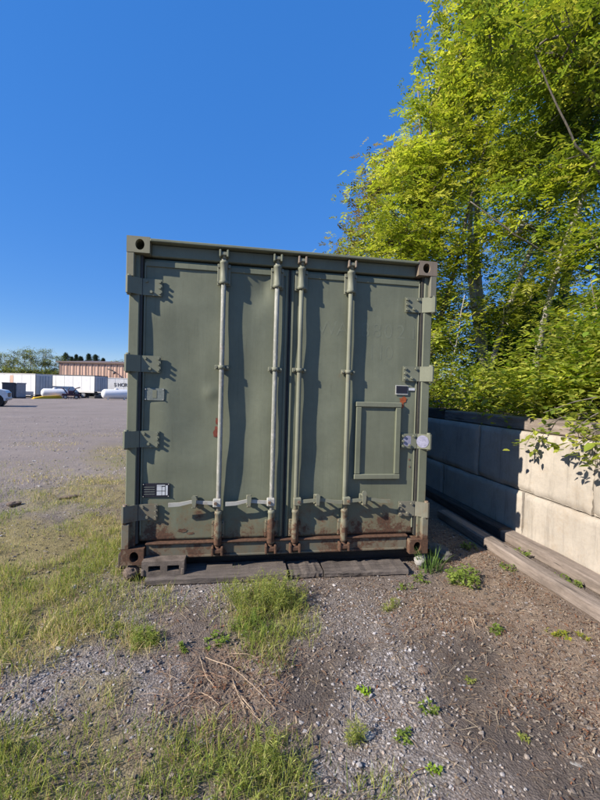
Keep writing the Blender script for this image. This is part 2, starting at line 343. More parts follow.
# ------------------------------------------------------------------ retaining wall
wall = tag(empty('retaining_wall', (2.45, 0, 0)), 'retaining wall of big concrete blocks beside the green container', 'wall')
def wblock(L, H, seed):
    b = MB(); b.box(.022, .58, .003, L-.003, .003, H-.003)         # core; the cast face in front has worn, chipped edges
    n, m = 44, 18; ys, zs_ = np.linspace(0, L, n), np.linspace(0, H, m); Y, Z = np.meshgrid(ys, zs_, indexing='ij')
    e = np.minimum(np.minimum(Y, L-Y), np.minimum(Z, H-Z)); ed = np.clip(1-e/.035, 0, 1)
    X = (fb(Y+seed*3.7, Z+seed, 3)-.5)*.012+(fb(Y+seed*3.7, Z, 14)-.5)*.006+ed*np.clip(fb(Y*1.3+seed*5, Z*1.3, 9)-.42, 0, 1)*.09+(e < 1e-6)*.012
    X = np.minimum(X, .03); ii = np.arange(n*m).reshape(n, m)
    b.add(np.stack([X, Y, Z], -1).reshape(-1, 3), [tuple(q_) for q_ in np.stack([ii[:-1, :-1], ii[1:, :-1], ii[1:, 1:], ii[:-1, 1:]], -1).reshape(-1, 4)], True)
    lp = list(ii[:, 0])+list(ii[-1, 1:])+list(ii[-2::-1, -1])+list(ii[0, -2:0:-1]); vv = np.stack([X, Y, Z], -1).reshape(-1, 3)[lp]; v2 = vv.copy(); v2[:, 0] = .06; k_ = len(lp)
    b.add(np.concatenate([vv, v2]), [(i, (i+1) % k_, k_+(i+1) % k_, k_+i) for i in range(k_)])
    return b
def stain(): pass
for row, (z0, off) in enumerate(((-.1, .45), (.512, 1.2))):
    k = -3
    while True:
        y0 = off+k*1.5; k += 1
        if y0 > 9: break
        if y0 < -3.9: continue
        o = wblock(1.486, .601, k).build('block', 'concrete', wall, (random.uniform(-.006, .006)+row*.004, y0, z0), R(random.uniform(-.25, .25)))
def timber(name, label, cat, p0, p1, wd, ht, mat, z=0., group=None, c=.012):
    p0 = Vector((*p0, z)); p1 = Vector((*p1, z)); L = (p1-p0).length; b = MB(); n = 14
    # slightly wavy, weathered beam
    prof = [(-wd/2+c, 0), (wd/2-c, 0), (wd/2, c), (wd/2, ht-c), (wd/2-c, ht), (-wd/2+c, ht), (-wd/2, ht-c), (-wd/2, c)]
    r = random.Random(sum(map(ord, label))); v = []; f = []
    for i in range(n+1):
        dx = r.uniform(-.004, .004); dz = r.uniform(-.004, .004)
        for (a, e) in prof: v.append((a+dx+r.uniform(-.0025, .0025), L*i/n, max(0, e+dz*(e > .02)+r.uniform(-.0025, .0025)*(e > .02))))
    for i in range(n):
        for j in range(8): f.append((i*8+j, i*8+(j+1) % 8, i*8+8+(j+1) % 8, i*8+8+j))
    f += [tuple(range(8)), tuple(n*8+j for j in range(8))]; b.add(v, f)
    o = b.build(name, mat, None, p0, math.atan2(-(p1-p0).x, (p1-p0).y)); return tag(o, label, cat, group)
timber('landscape_timber', 'weathered grey timber lying on the ground in front of the wall', 'timber', (2.02, -3.2), (2.04, 1.2), .125, .095, 'timber_grey')
timber('landscape_timber', 'grey brown timber lying right against the foot of the block wall', 'timber', (2.36, -3.4), (2.36, .52), .14, .1, 'timber_grey')
timber('landscape_timber', 'dark shaded timber at wall foot beside the container', 'timber', (2.36, .53), (2.36, 5.2), .14, .11, 'timber_shade')  # stretch in the container's shade, darkened in its colour too
timber('capping_timber', 'weathered timber lying on top of the block wall', 'timber', (2.66, -.22), (2.63, 2.05), .24, .13, 'timber_grey', 1.118)
timber('capping_timber', 'dark timber on the block wall top behind container corner', 'timber', (2.63, 2.07), (2.62, 5.2), .2, .15, 'timber_shade', 1.118)  # far stretch of the cap, shade painted into its colour

# ------------------------------------------------------------------ shipping container
B = .12
cont = tag(empty('shipping_container', (0, -.012, B)), 'olive green steel shipping container with rusty closed double doors', 'container')
YD = .085; LEN = 6.06
def dent(x, z, side):
    d = 0
    for (cx, cz, sx, sz, a) in DENTS[side]: d = d + a*np.exp(-((x-cx)/sx)**2-((z-cz)/sz)**2)
    return 1.35*d + (fb(x+side*9, z, 2.2)-.5)*.015
DENTS = {0: [(-.75, 1.55, .28, .4, .012), (-.66, 1.0, .2, .3, .013), (-.85, 1.95, .2, .15, -.006), (-.3, 1.2, .1, .5, .012), (-.28, 2.1, .07, .15, .01), (-.8, .75, .3, .1, -.006), (-.2, 2.15, .05, .12, .012), (-.3, .65, .12, .2, .008), (-.95, 1.2, .08, .35, -.005), (-.6, 1.3, .05, .05, -.008)],
         1: [(.28, 1.1, .12, .7, .006), (.8, 1.85, .25, .3, .004), (.8, .35, .2, .08, -.004), (.3, .35, .1, .1, .006), (.28, 1.8, .08, .3, .004)]}
def panel(side):
    x0, x1 = ((-1.112, -.012) if side == 0 else (.012, 1.112)); z0, z1 = .152, 2.30; nx_, nz_ = 60, 110
    xs = np.linspace(x0, x1, nx_); zs = np.linspace(z0, z1, nz_); X, Z = np.meshgrid(xs, zs, indexing='ij')
    e = np.minimum(np.minimum(X-x0, x1-X)/.07, np.minimum(Z-z0, z1-Z)/.09).clip(0, 1); e = e*e*(3-2*e)
    Y = YD+dent(X, Z, side)*e
    v = np.stack([X, Y, Z], -1).reshape(-1, 3); ii = np.arange(nx_*nz_).reshape(nx_, nz_)
    f = np.stack([ii[:-1, :-1], ii[1:, :-1], ii[1:, 1:], ii[:-1, 1:]], -1).reshape(-1, 4)
    # rim and back
    loop = list(ii[:, 0])+list(ii[-1, 1:])+list(ii[-2::-1, -1])+list(ii[0, -2:0:-1]); n = len(v); m = len(loop)
    vb = v[loop].copy(); vb[:, 1] = YD+.055; v = np.concatenate([v, vb])
    rim = np.array([(loop[i], n+i, n+(i+1) % m, loop[(i+1) % m]) for i in range(m)])
    o = fastmesh('door', v, np.concatenate([f, rim]), 'paint', cont, smooth=True); return o
def surf(x, z):                              # door skin depth at a point
    side = 0 if x < 0 else 1
    return YD+float(dent(np.array(x), np.array(z), side))
doors = [panel(0), panel(1)]
tag(doors[0], 'dented left door'); tag(doors[1], 'right door with small hatch')
for i, sg in enumerate((-1, 1)):
    # rubber gasket beside each door, metal edge strip, meeting seal
    b = MB(); b.box(*sorted((sg*1.132, sg*1.1135)), .062, .13, .14, 2.33); b.build('gasket', 'gasket', doors[i])
    b = MB(); a, e = sorted((sg*1.106, sg*1.094)); b.box(a, e, .0735, .084, .2, 2.27, .003); b.build('edge_strip', 'paint_clean', doors[i])
    b = MB(); a, e = sorted((sg*.002, sg*.0115)); b.box(a, e, .09, .13, .15, 2.3); b.build('seal', 'gasket', doors[i])
    b = MB(); a, e = sorted((sg*.018, sg*.034)); b.box(a, e, .0735, .0845, .16, 2.28, .003); b.build('edge_strip', 'paint', doors[i])
    b = MB(); a, e = sorted((sg*.02, sg*1.1)); b.box(a, e, .076, .0875, 2.245, 2.285, .003); b.build('top_strip', 'paint', doors[i])
# corner castings: hollow, with an oval hole in front
def casting(mat, sx, sz, rear=False):
    W, D, H = .162, .178, .118; b = MB(); n = 24
    rect = []; oval = []
    for k in range(n):
        t = 2*math.pi*(k+.5)/n; c_, s_ = math.cos(t), math.sin(t); m_ = max(abs(c_)/(W/2), abs(s_)/(H/2))
        rect.append((c_/m_, s_/m_)); oval.append((.0*sx+.032*c_-sx*.012, .040*s_))
    rect = [(max(-W/2, min(W/2, a)), max(-H/2, min(H/2, e))) for a, e in rect]
    for cx in (-1, 1):
        for cz in (-1, 1):                    # snap nearest ring points to the corners
            j = min(range(n), key=lambda k: (rect[k][0]-cx*W/2)**2+(rect[k][1]-cz*H/2)**2); rect[j] = (cx*W/2, cz*H/2)
    v = [(a, 0, e) for a, e in rect]+[(a, 0, e) for a, e in oval]+[(a, .03, e) for a, e in oval]+[(a*1.6, .03, e*1.1) for a, e in oval]+[(a*1.6, .14, e*1.1) for a, e in oval]+[(a, D, e) for a, e in rect]
    f = []
    for k in range(n):
        k2 = (k+1) % n
        for L0, L1 in ((0, 1), (1, 2), (2, 3), (3, 4), (0, 5)): f.append((L0*n+k, L0*n+k2, L1*n+k2, L1*n+k))
    f += [tuple(4*n+k for k in range(n)), tuple(5*n+k for k in range(n))]
    b.add(v, f); return b
cm = {(-1, 1): 'casting_tan', (1, 1): 'paint_very_rusty', (-1, -1): 'paint_very_rusty', (1, -1): 'paint_very_rusty'}
for sx in (-1, 1):
    for sz in (-1, 1):
        zc = 2.438-.059 if sz > 0 else .059
        casting(cm[sx, sz], sx, sz).build('corner_casting', cm[sx, sz], cont, (sx*(1.219-.081), .012, zc))
        o = casting('paint', sx, sz).build('corner_casting', 'paint', cont, (sx*(1.219-.081), LEN, zc), math.pi)
        a, e = sorted((sx*1.219, sx*1.165))
        b = MB()
        if sz > 0: b.box(a, e, .014, .06, 2.145, 2.3195, .004)
        else: b.box(a, e, .014, .06, .1185, .305, .004)
        b.build('corner_plate', {(-1, 1): 'casting_tan'}.get((sx, sz), 'paint_rusty'), cont)
    a, e = sorted((sx*1.207, sx*1.133)); MB().box(a, e, .052, .2, .1185, 2.3195, .006).build('corner_post', 'paint', cont)
    a, e = sorted((sx*1.213, sx*1.12)); MB().box(a, e, LEN-.16, LEN-.02, .1185, 2.3195, .006).build('corner_post', 'paint', cont)
# header, roof lip, sill
MB().box(-1.056, 1.056, .062, .15, 2.315, 2.405, .006).build('header', 'paint', cont)
b = MB(); xs = np.linspace(-1.0565, 1.0565, 40)
for i in range(39):
    pass
b.box(-1.0565, 1.0565, .008, .16, 2.4075, 2.43, .005); b.build('roof_lip', 'paint', cont)
MB().box(-1.056, 1.056, .066, .16, .02, .128, .006).build('sill', 'sill_paint', cont)
MB().box(-1.055, 1.055, .046, .16, .131, .146, .004).build('sill_ledge', 'rust', cont)
MB().box(-1.03, 1.03, .052, .0655, .024, .04, .003).build('sill_flange', 'sill_paint', cont)
# body behind the doors
b = MB(); NN = 84; zs = (.12, 2.33)
for sx, nm in ((-1, 'l'), (1, 'r')):
    b = MB(); v = []; f = []; ys = np.linspace(.2, LEN-.16, NN*4+1)
    for i, y in enumerate(ys):
        xo = [0, 0, .03, .03][i % 4]; v += [(sx*(1.2-xo), y, zs[0]), (sx*(1.2-xo), y, zs[1])]
    f = [(2*i, 2*i+1, 2*i+3, 2*i+2) for i in range(len(ys)-1)]; b.add(v, f); b.build('side_wall', 'paint', cont)
    a, e = sorted((sx*1.215, sx*1.15)); MB().box(a, e, .179, LEN-.179, 2.33, 2.4, .004).build('top_rail', 'paint', cont)
    MB().box(a, e, .179, LEN-.179, .01, .12, .004).build('bottom_rail', 'paint_rusty', cont)
MB().box(-1.2, 1.2, .161, LEN-.03, 2.401, 2.42).build('roof', 'paint', cont)
MB().box(-1.14, 1.14, LEN-.1, LEN-.05, .05, 2.4).build('rear_wall', 'paint', cont)
MB().box(-1.14, 1.14, .165, LEN-.12, .03, .13).build('floor', 'tie', cont)
# hinges: strap slopes from the post's outer edge down to the door, then lies flat under bolts
def hinge(sx, zc, rusty, stick=False):
    h = .062; b = MB(); P = [(1.219, .008), (1.205, .004), (1.185, .015), (1.115, .064), (.975, .068), (.975, .0775), (1.118, .0755), (1.19, .023), (1.2, .051), (1.219, .051)]
    pts = [(sx*x, y, zc-h) for x, y in P]; b.poly(pts, (0, 0, 2*h))
    o = b.build('hinge', rusty, cont)
    for (x, dz) in ((.99, .042), (.99, 0), (.99, -.042), (1.085, .042), (1.05, -.036)):
        b = MB(); b.tube([(sx*x, .0675, zc+dz), (sx*x, .052, zc+dz)], [.0115, .0105], 8); b.build('bolt', rusty, o)
    b = MB(); b.tube([(sx*1.2, .026, zc-h-.012), (sx*1.2, .026, zc+h+.012)], .0155, 10); b.build('hinge_pin', 'paint_very_rusty' if rusty != 'paint_clean' else rusty, o)
    if stick:
        b = MB()
        for cx, cy_, r_, sl_ in ((1.035, .0668, .044, 0), (1.152, 0, .05, 1)):
            ring = []
            for k in range(18):
                t = 2*math.pi*k/18; x = cx+r_*math.cos(t)*(.82 if sl_ else 1); z = zc+r_*1.05*math.sin(t)
                y = .0655 if not sl_ else .064-(x-1.115)*.7-.004
                ring.append((sx*x, y, z))
            b.add(ring, [tuple(range(18))])
        b.build('sticker', 'sticker', o)
    return o
for zc in (2.085, 1.508, .938, .378):
    hinge(-1, zc, 'paint_rusty' if zc < .5 else 'paint_clean')
for zc in (2.085, 1.508, .94, .365):
    hinge(1, zc, 'paint_rusty' if zc < .5 else 'paint_clean', .9 < zc < 1)
# locking bars
YB = .05; RB = .019
def locking_bar(x, worn):
    main = 'bar_worn' if worn > .6 else 'bar_paint'
    b = MB(); b.tube([(x, YB, .085), (x, YB, .6), (x, YB, 1.2), (x, YB, 1.8), (x, YB, 2.36)], RB, 14); o = b.build('locking_bar', main, cont)
    # upper sleeve with bolted flanges
    b = MB(); b.tube([(x, YB, 2.14), (x, YB, 2.15), (x, YB, 2.165), (x, YB, 2.17), (x, YB, 2.295), (x, YB, 2.3), (x, YB, 2.315)], [.03, .034, .034, .029, .029, .033, .03], 14)
    b.box(x-.05, x+.05, .066, .0785, 2.135, 2.3, .003); b.build('sleeve_bracket', 'bar_paint', o)
    for dx in (-.04, .04):
        for z in (2.155, 2.275):
            b = MB(); b.tube([(x+dx, .067, z), (x+dx, .05, z)], .0095, 8); b.build('bolt', 'bar_paint', o)
    # cam and keeper at the top
    b = MB(); b.tube([(x, YB, 2.33), (x, YB, 2.385)], [.022, .018], 10); b.box(x-.022, x+.022, .018, .05, 2.352, 2.378, .005); b.build('cam', 'bar_paint', o)
    for dx in (-.028, .028):
        b = MB(); b.box(x+dx-.008, x+dx+.008, .012, .056, 2.34, 2.395, .004); b.build('keeper', 'paint_very_rusty' if (x > 0) else 'paint', o)
    # middle guide
    b = MB(); b.tube([(x, YB, 1.488), (x, YB, 1.516)], .027, 12); b.box(x-.055, x+.055, .068, .0785, 1.484, 1.52, .003); b.build('guide', 'bar_paint', o)
    for dx in (-.043, .043):
        b = MB(); b.tube([(x+dx, .07, 1.502), (x+dx, .042, 1.502)], .0095, 8); b.build('bolt', 'bar_paint', o)
    # lower sleeve
    b = MB(); b.tube([(x, YB, .115), (x, YB, .125), (x, YB, .25), (x, YB, .262), (x, YB, .285), (x, YB, .30), (x, YB, .355), (x, YB, .362), (x, YB, .385)], [.026, .03, .03, .03, .029, .026, .026, .03, .028], 14)
    b.box(x-.048, x+.048, .066, .0785, .16, .3, .003); b.build('sleeve_bracket', 'bar_paint', o)
    for dx in (-.039, .039):
        for z in (.18, .28):
            b = MB(); b.tube([(x+dx, .067, z), (x+dx, .05, z)], .0095, 8); b.build('bolt', 'bar_paint', o)
    b = MB(); b.tube([(x, YB, .05), (x, YB, .06), (x, YB, .11)], [.02, .025, .02], 10); b.box(x-.03, x+.03, .01, .045, .062, .094, .005); b.build('cam', 'rust', o)
    for dx in (-.036, .036):
        b = MB(); b.box(x+dx-.009, x+dx+.009, .004, .064, .045, .112, .004); b.build('keeper', 'rust', o)
    return o
BX4 = (-.518, -.104, .09, .495)
bars = [locking_bar(x, w_) for x, w_ in zip(BX4, (.9, .8, .1, .1))]
# handles
def handle(x, sg, length, mat, cx, lift=0, droop=0):
    z = .455; b = MB(); y = .012
    xe = x+sg*length
    prof = [(x, z-.004, .013), (x+sg*.05, z, .013), (x+sg*length*.55, z+.012, .012), (x+sg*(length-.08), z-.006+droop, .014), (xe, z-.01+droop, .015)]
    v = []; f = []
    for (a, zz, h) in prof: v += [(a, y, zz-h), (a, y+.012, zz-h), (a, y+.012, zz+h), (a, y, zz+h)]
    for i in range(len(prof)-1):
        for j in range(4): f.append((4*i+j, 4*i+(j+1) % 4, 4*i+4+(j+1) % 4, 4*i+4+j))
    f += [(0, 1, 2, 3), tuple(4*(len(prof)-1)+j for j in range(4))]
    b.add(v, f); o = b.build('door_handle', mat, cont)
    b = MB(); a, e = sorted((x-sg*.022, x+sg*.04)); b.box(a, e, .004, .05, z-.032, z+.03, .006); b.build('hub', mat, o)
    b = MB(); b.tube([(x+sg*.02, .02, z), (x+sg*.02, -.006, z)], .012, 8); b.build('pivot_pin', 'rust', o)
    # catch on the door: bracket, swinging tab, small padlock loop
    c_ = x+sg*cx
    b = MB(); b.box(c_-.02, c_+.02, .066, .0785, z-.035, z+.045, .004); b.box(c_-.014, c_+.014, .03, .066, z-.03, z-.016, .003)
    b.box(c_-.015, c_+.015, -.004, .05, z-.034, z-.022, .003); b.build('catch', 'bar_paint', o)
    b = MB()
    b.poly([(c_-.012, -.006, z-.026), (c_+.012, -.006, z-.026), (c_+.017, -.006, z+.03), (c_+.018, -.006, z+.05+lift), (c_+.009, -.006, z+.062+lift), (c_-.009, -.006, z+.064+lift), (c_-.018, -.006, z+.05+lift), (c_-.015, -.006, z+.03)], (0, .011, 0)); b.box(c_-.01, c_+.01, .004, .07, z+.034, z+.046, .003); b.build('tab', 'bar_paint', o)
    return o
handle(BX4[0], -1, .37, 'steel', .18); handle(BX4[1], -1, .36, 'steel', .18)
handle(BX4[2], 1, .38, 'bar_paint', .17); handle(BX4[3], 1, .38, 'bar_paint', .15, .02)
# hatch on the right door
hx0, hx1, hz0, hz1 = .57, .968, .62, 1.262
h_ = MB().box(hx0+.03, hx1-.03, .072, .0835, hz0+.03, hz1-.03, .004).build('hatch', 'paint', cont)
MB().box(hx0, hx1, .052, .0825, hz1-.042, hz1, .005).build('hatch_frame', 'paint_clean', h_)
MB().box(hx0, hx1, .052, .0825, hz0, hz0+.042, .005).build('hatch_frame', 'paint_clean', h_)
MB().box(hx1-.05, hx1-.004, .0525, .0825, hz0+.043, hz1-.043, .005).build('hatch_frame', 'paint', h_)
MB().box(hx0+.004, hx0+.05, .0525, .0825, hz0+.043, hz1-.043, .005).build('hatch_frame', 'paint', h_)
# plates and decals
def plate(name, x0, x1, z0, z1, mat, t=.004, c=.0012, y=None):
    yy = surf((x0+x1)/2, (z0+z1)/2) if y is None else y
    return MB().box(x0, x1, yy-.0035-t, yy-.0022, z0, z1, c).build(name, mat, cont)
o = plate('data_plate', -1.09, -.892, .49, .597, 'decal_black', .006)
yy = surf(-.99, .545)-.0115
for (x0, x1, z0, z1) in ((-.985, -.95, .505, .535), (-.985, -.95, .54, .575), (-.946, -.925, .505, .535), (-.946, -.925, .54, .57), (-.92, -.905, .505, .58), (-.985, -.925, .578, .585)):
    MB().box(x0, x1, yy, yy+.003, z0, z1).build('plate_print', 'decal_white', o)
for i in range(4): MB().box(-1.08, -1.0, yy, yy+.003, .512+i*.018, .5155+i*.018).build('plate_print', 'plate_grey', o)
for x in (-1.083, -.899):
    for z in (.497, .59): MB().tube([(x, yy+.005, z), (x, yy-.003, z)], .004, 6).build('rivet', 'steel', o)
o = plate('data_plate', -1.09, -.945, 1.232, 1.325, 'plate_grey', .005)
yy = surf(-1.02, 1.28)-.0105
for x in (-1.082, -.953):
    for z in (1.24, 1.317): MB().tube([(x, yy+.005, z), (x, yy-.003, z)], .005, 6).build('rivet', 'steel', o)
MB().box(-1.03, -1.0, yy, yy+.003, 1.25, 1.31).build('plate_print', 'paint_clean', o)
o = plate('data_plate', .915, 1.028, 1.328, 1.408, 'steel', .003, y=.083)
MB().box(.922, 1.021, .073, .0758, 1.342, 1.402).build('plate_print', 'decal_black', o)
plate('label_strip', 1.034, 1.088, 1.366, 1.388, 'decal_white', .003, y=.083)
# bare red primer patches where paint was scraped off: ragged flakes
def flake(name, cx, cz, rx, rz, mat, seed):
    r = random.Random(seed); n = 16; pts = []
    for k in range(n):
        t = 2*math.pi*k/n; q = r.uniform(.6, 1.1); pts.append((cx+rx*q*math.cos(t), 0, cz+rz*q*math.sin(t)))
    v = [(x, surf(x, z)-.0035, z) for x, _, z in pts]+[(cx, surf(cx, cz)-.0035, cz)]
    b = MB(); b.add(v, [(k, (k+1) % n, n) for k in range(n)]); return b.build(name, mat, cont)
flake('rust_patch', .99, 1.288, .04, .03, 'red_rust', 3); flake('rust_patch', .985, 1.245, .012, .045, 'red_rust', 4)
flake('primer_patch', -.553, .99, .022, .05, 'primer', 5); flake('primer_patch', -.548, 1.08, .012, .035, 'primer', 8)
flake('rust_patch', -.79, .225, .045, .018, 'rust', 9); flake('rust_patch', -.73, .2, .03, .014, 'rust', 12); flake('rust_patch', 1.06, .78, .008, .012, 'rust', 13); flake('rust_patch', 1.065, .72, .007, .012, 'rust', 15)
def text(body, size, mat, parent, loc, rot=(math.pi/2, 0, 0), name='lettering', bold=.0):
    cu_ = bpy.data.curves.new(name, 'FONT'); cu_.body = body; cu_.size = size; cu_.offset = bold; cu_.extrude = 0
    t = bpy.data.objects.new('tmp', cu_); C.objects.link(t); bpy.context.view_layer.update()
    me = bpy.data.meshes.new_from_object(t.evaluated_get(bpy.context.evaluated_depsgraph_get())); bpy.data.objects.remove(t)
    me.materials.clear(); me.materials.append(M[mat]); o = bpy.data.objects.new(name, me); C.objects.link(o); o.parent = parent; o.location = loc; o.rotation_euler = rot; return o
for body, x, z in (('W', .23, 1.80), ('A', .39, 1.80), ('8', .6, 1.80), ('8', .7, 1.80), ('0', .8, 1.80), ('2', .91, 1.80), ('1', 1.02, 1.80), ('1', .66, 1.62), ('1', .74, 1.62), ('0', .81, 1.62)):
    o = text(body, .17, 'ghost', cont, (0, 0, 0), (0, 0, 0), 'stencil_letter')
    for v_ in o.data.vertices:
        X_, Z_ = x+v_.co.x*.95, z+v_.co.y; v_.co = (X_, surf(X_, Z_)-.0006, Z_)
tie_l = 'thick dark wooden tie under the {} end of the container'
for nm, y in (('door', .30), ('far', 5.5)):
    b = MB(); b.box(-1.3, 1.3, -.1, .1, 0, B+.004, .01); tag(b.build('wooden_tie', 'tie', None, (0, y, 0)), tie_l.format(nm), 'timber')
# planks and blocks at the foot of the doors
def plank(label, x0, x1, y, wd, ht, mat, rz=0, nm='plank'):
    o = timber(nm, label, 'plank', (0, 0), (x1-x0, 0), wd, ht, mat); o.location = (x0, y, 0); o.rotation_euler.z = -math.pi/2+rz; return o
plank('wide grey plank lying under the left door', -1.02, .02, .02, .24, .06, 'plank', R(-.6))
plank('short grey plank under the door meeting line', .035, .3, .01, .22, .052, 'plank', R(2))
plank('brown weathered plank under the right door', .315, 1.0, .0, .2, .046, 'plank', R(-1.5))
sb = tag(empty('slotted_block', (-.905, .0, .0595)), 'rusty grey block with two slots below the left door corner', 'block')
b = MB(); v = []; W2, H2 = .152, .105
def holed(b, x0, x1, z0, z1, y0, y1, holes):
    xs = sorted({x0, x1, *[h[0] for h in holes], *[h[1] for h in holes]}); zs_ = sorted({z0, z1, *[h[2] for h in holes], *[h[3] for h in holes]})
    for i in range(len(xs)-1):
        for j in range(len(zs_)-1):
            if any(h[0] <= xs[i] < h[1] and h[2] <= zs_[j] < h[3] for h in holes): continue
            b.add([(xs[i], y0, zs_[j]), (xs[i+1], y0, zs_[j]), (xs[i+1], y0, zs_[j+1]), (xs[i], y0, zs_[j+1])], [(0, 1, 2, 3)])
    for h in holes:
        a, c_, d, e = h; b.add([(a, y0, d), (c_, y0, d), (c_, y0, e), (a, y0, e), (a, y1-.006, d), (c_, y1-.006, d), (c_, y1-.006, e), (a, y1-.006, e)], [(0, 1, 5, 4), (1, 2, 6, 5), (2, 3, 7, 6), (3, 0, 4, 7), (4, 5, 6, 7)])
    b.add([(x0, y0, z0), (x1, y0, z0), (x1, y0, z1), (x0, y0, z1), (x0, y1, z0), (x1, y1, z0), (x1, y1, z1), (x0, y1, z1)], [(0, 1, 5, 4), (1, 2, 6, 5), (2, 3, 7, 6), (3, 0, 4, 7), (4, 5, 6, 7)])
holed(b, -W2, W2, 0, H2, -.055, .045, [(-.105, -.02, .03, .072), (.03, .115, .03, .072)])
b.build('body', 'block_rust', sb)
for dx in (-.155, .13): MB().box(dx, dx+.025, -.062, .04, -.0, .05, .006).build('foot', 'block_rust', sb)
def rock(label, px, py, r, mat, sq=(1, .8, .6), seed=1, loc=None, nm='rock', group=None):
    bm = bmesh.new(); bmesh.ops.create_icosphere(bm, subdivisions=3, radius=1); rr = random.Random(seed); ofs = Vector((rr.random()*9, rr.random()*9, rr.random()*9))
    from mathutils import noise as mn
    for v_ in bm.verts:
        k = 1+.35*mn.noise(v_.co*1.1+ofs)+.12*mn.noise(v_.co*3+ofs); q_ = v_.co*k
        q_ = Vector((round(q_.x*2.2)/2.2*.35+q_.x*.65, round(q_.y*2.2)/2.2*.35+q_.y*.65, round(q_.z*2.2)/2.2*.35+q_.z*.65)); v_.co = Vector((q_.x*sq[0], q_.y*sq[1], q_.z*sq[2]))*r
    zm = min(v_.co.z for v_ in bm.verts)
    for v_ in bm.verts: v_.co.z -= zm
    me = bpy.data.meshes.new(nm); bm.to_mesh(me); bm.free(); me.materials.append(M[mat]); o = bpy.data.objects.new(nm, me); C.objects.link(o)
    p_ = G(px, py) if loc is None else loc; z = float(hgt(p_[0], p_[1])) if loc is None else loc[2]; o.location = (p_[0], p_[1], z-.006 if loc is None else z); o.rotation_euler.z = rr.random()*6
    return tag(o, label, 'rock', group)
rock('pale stone under the right bottom corner of the container', 0, 0, .062, 'rock_pale', (1, .8, .72), 4, (1.16, .01, 0))
rock('flat grey stone in shade behind the bladed grass clump', 0, 0, .11, 'rock', (1.3, .7, .45), 6, (1.43, .2, 0))
rock('dark rubble stone under the rusty left corner casting', 0, 0, .06, 'rock_brown', (1.1, .9, .75), 8, (-1.15, .03, 0))
rock('brown clod lying in the grass left of container, nearer to it', 70, 498, .06, 'rock_brown', (2.2, .7, .4), 3)
rock('brown clod at the left picture edge in the grass', 14, 506, .06, 'rock_brown', (1.3, .8, .5), 12)
rock('small pale pebble in turf left of the slotted block', 74, 589, .022, 'rock_pale', (1, .9, .7), 15)
rock('orange brown stone chip on bare soil', 424, 672, .028, 'rock_brown', (1.2, .8, .35), 21)
rock('pale flat chip at lower right of the soil', 577, 767, .016, 'rock_pale', (1.5, .7, .3), 22)
rock('pale chip beside the dead stems', 370, 737, .022, 'rock_pale', (1.4, .7, .4), 23)
rock('little whitish stone in lower left weeds', 170, 737, .016, 'rock_pale', (1.3, .6, .4), 24)
#PART2
# ------------------------------------------------------------------ loose ground cover
def scatter(n, x0, x1, y0, y1, dens, near=True):
    x = rng.uniform(x0, x1, n); y = rng.uniform(y0, y1, n); k = dens(x, y)
    if near: k = k*np.clip(2.2/np.maximum(.6, np.hypot(x-CAM[0], y-CAM[1]))-.15, .12, 1)
    m = rng.random(n) < k
    m &= ~((np.abs(x) < 1.2) & (y > .12) & (y < 6.2)) & (x < 1.94)
    return x[m], y[m]
ICO = None
def ico():
    bm = bmesh.new(); bmesh.ops.create_icosphere(bm, subdivisions=1, radius=1)
    v = np.array([a.co[:] for a in bm.verts]); f = np.array([[q.index for q in p.verts] for p in bm.faces]); bm.free(); return v, f
IV, IF = ico()
def stones(name, x, y, size, flat, tint, mat='stone', sink=.3):
    n = len(x); nv = len(IV)
    v = IV[None]*(1+rng.uniform(-.42, .42, (n, nv, 1))); v = v*(size[:, None, None])*np.stack([rng.uniform(.7, 1.35, n), rng.uniform(.6, 1.1, n), flat*rng.uniform(.6, 1.1, n)], -1)[:, None]
    th = rng.uniform(0, 6.28, n); ph = rng.uniform(-.5, .5, n); c_, s_ = np.cos(th)[:, None], np.sin(th)[:, None]; c2, s2 = np.cos(ph)[:, None], np.sin(ph)[:, None]
    X, Y, Z = v[..., 0], v[..., 1], v[..., 2]; Y, Z = Y*c2-Z*s2, Y*s2+Z*c2; X, Y = X*c_-Y*s_, X*s_+Y*c_
    v = np.stack([X+x[:, None], Y+y[:, None], Z+(hgt(x, y)+size*(flat-sink))[:, None]], -1).reshape(-1, 3)
    f = (IF[None]+(np.arange(n)*nv)[:, None, None]).reshape(-1, 3)
    return fastmesh(name, v, f, mat, None, np.repeat(tint, nv, 0))
def pal(cols, n, j=.22):
    c = np.array(cols)[rng.integers(0, len(cols), n)]; return np.clip(c*rng.uniform(1-j, 1+j, (n, 1)), 0, 1)
def clump(x, y, sc, a=.35, b=.62): return np.clip((fb(x, y, sc)-a)/(b-a), 0, 1)
gd = lambda x, y: np.clip(np.maximum(field(GRAV, x, y), .2)*(1-.45*field(TURF, x, y))*(1-.8*field(DARK_SOIL, x, y))*(1-.5*field(MULC, x, y)), 0, 1)*(.25+.75*clump(x, y, 2.3, .3, .6))
x, y = scatter(150000, -4, 1.95, -2.1, 4.5, gd)
STONE = [(.33, .305, .3), (.42, .39, .38), (.25, .225, .215), (.4, .375, .365), (.33, .27, .23), (.2, .175, .165), (.37, .35, .355)]
sz = .003+.006*rng.random(len(x))**2+.006*(rng.random(len(x)) > .97)
tag(stones('gravel', x, y, sz, .6, pal(STONE, len(x))), 'loose grey gravel strewn over the soil in front', kind='stuff')
x, y = scatter(80000, -4, 1.95, -2.1, 3.0, lambda x, y: (1-.6*field(GRAV, x, y))*(.35+.65*clump(x, y, 3.1))*(.4+.6*np.maximum(field(MULC, x, y), field(DARK_SOIL, x, y))))
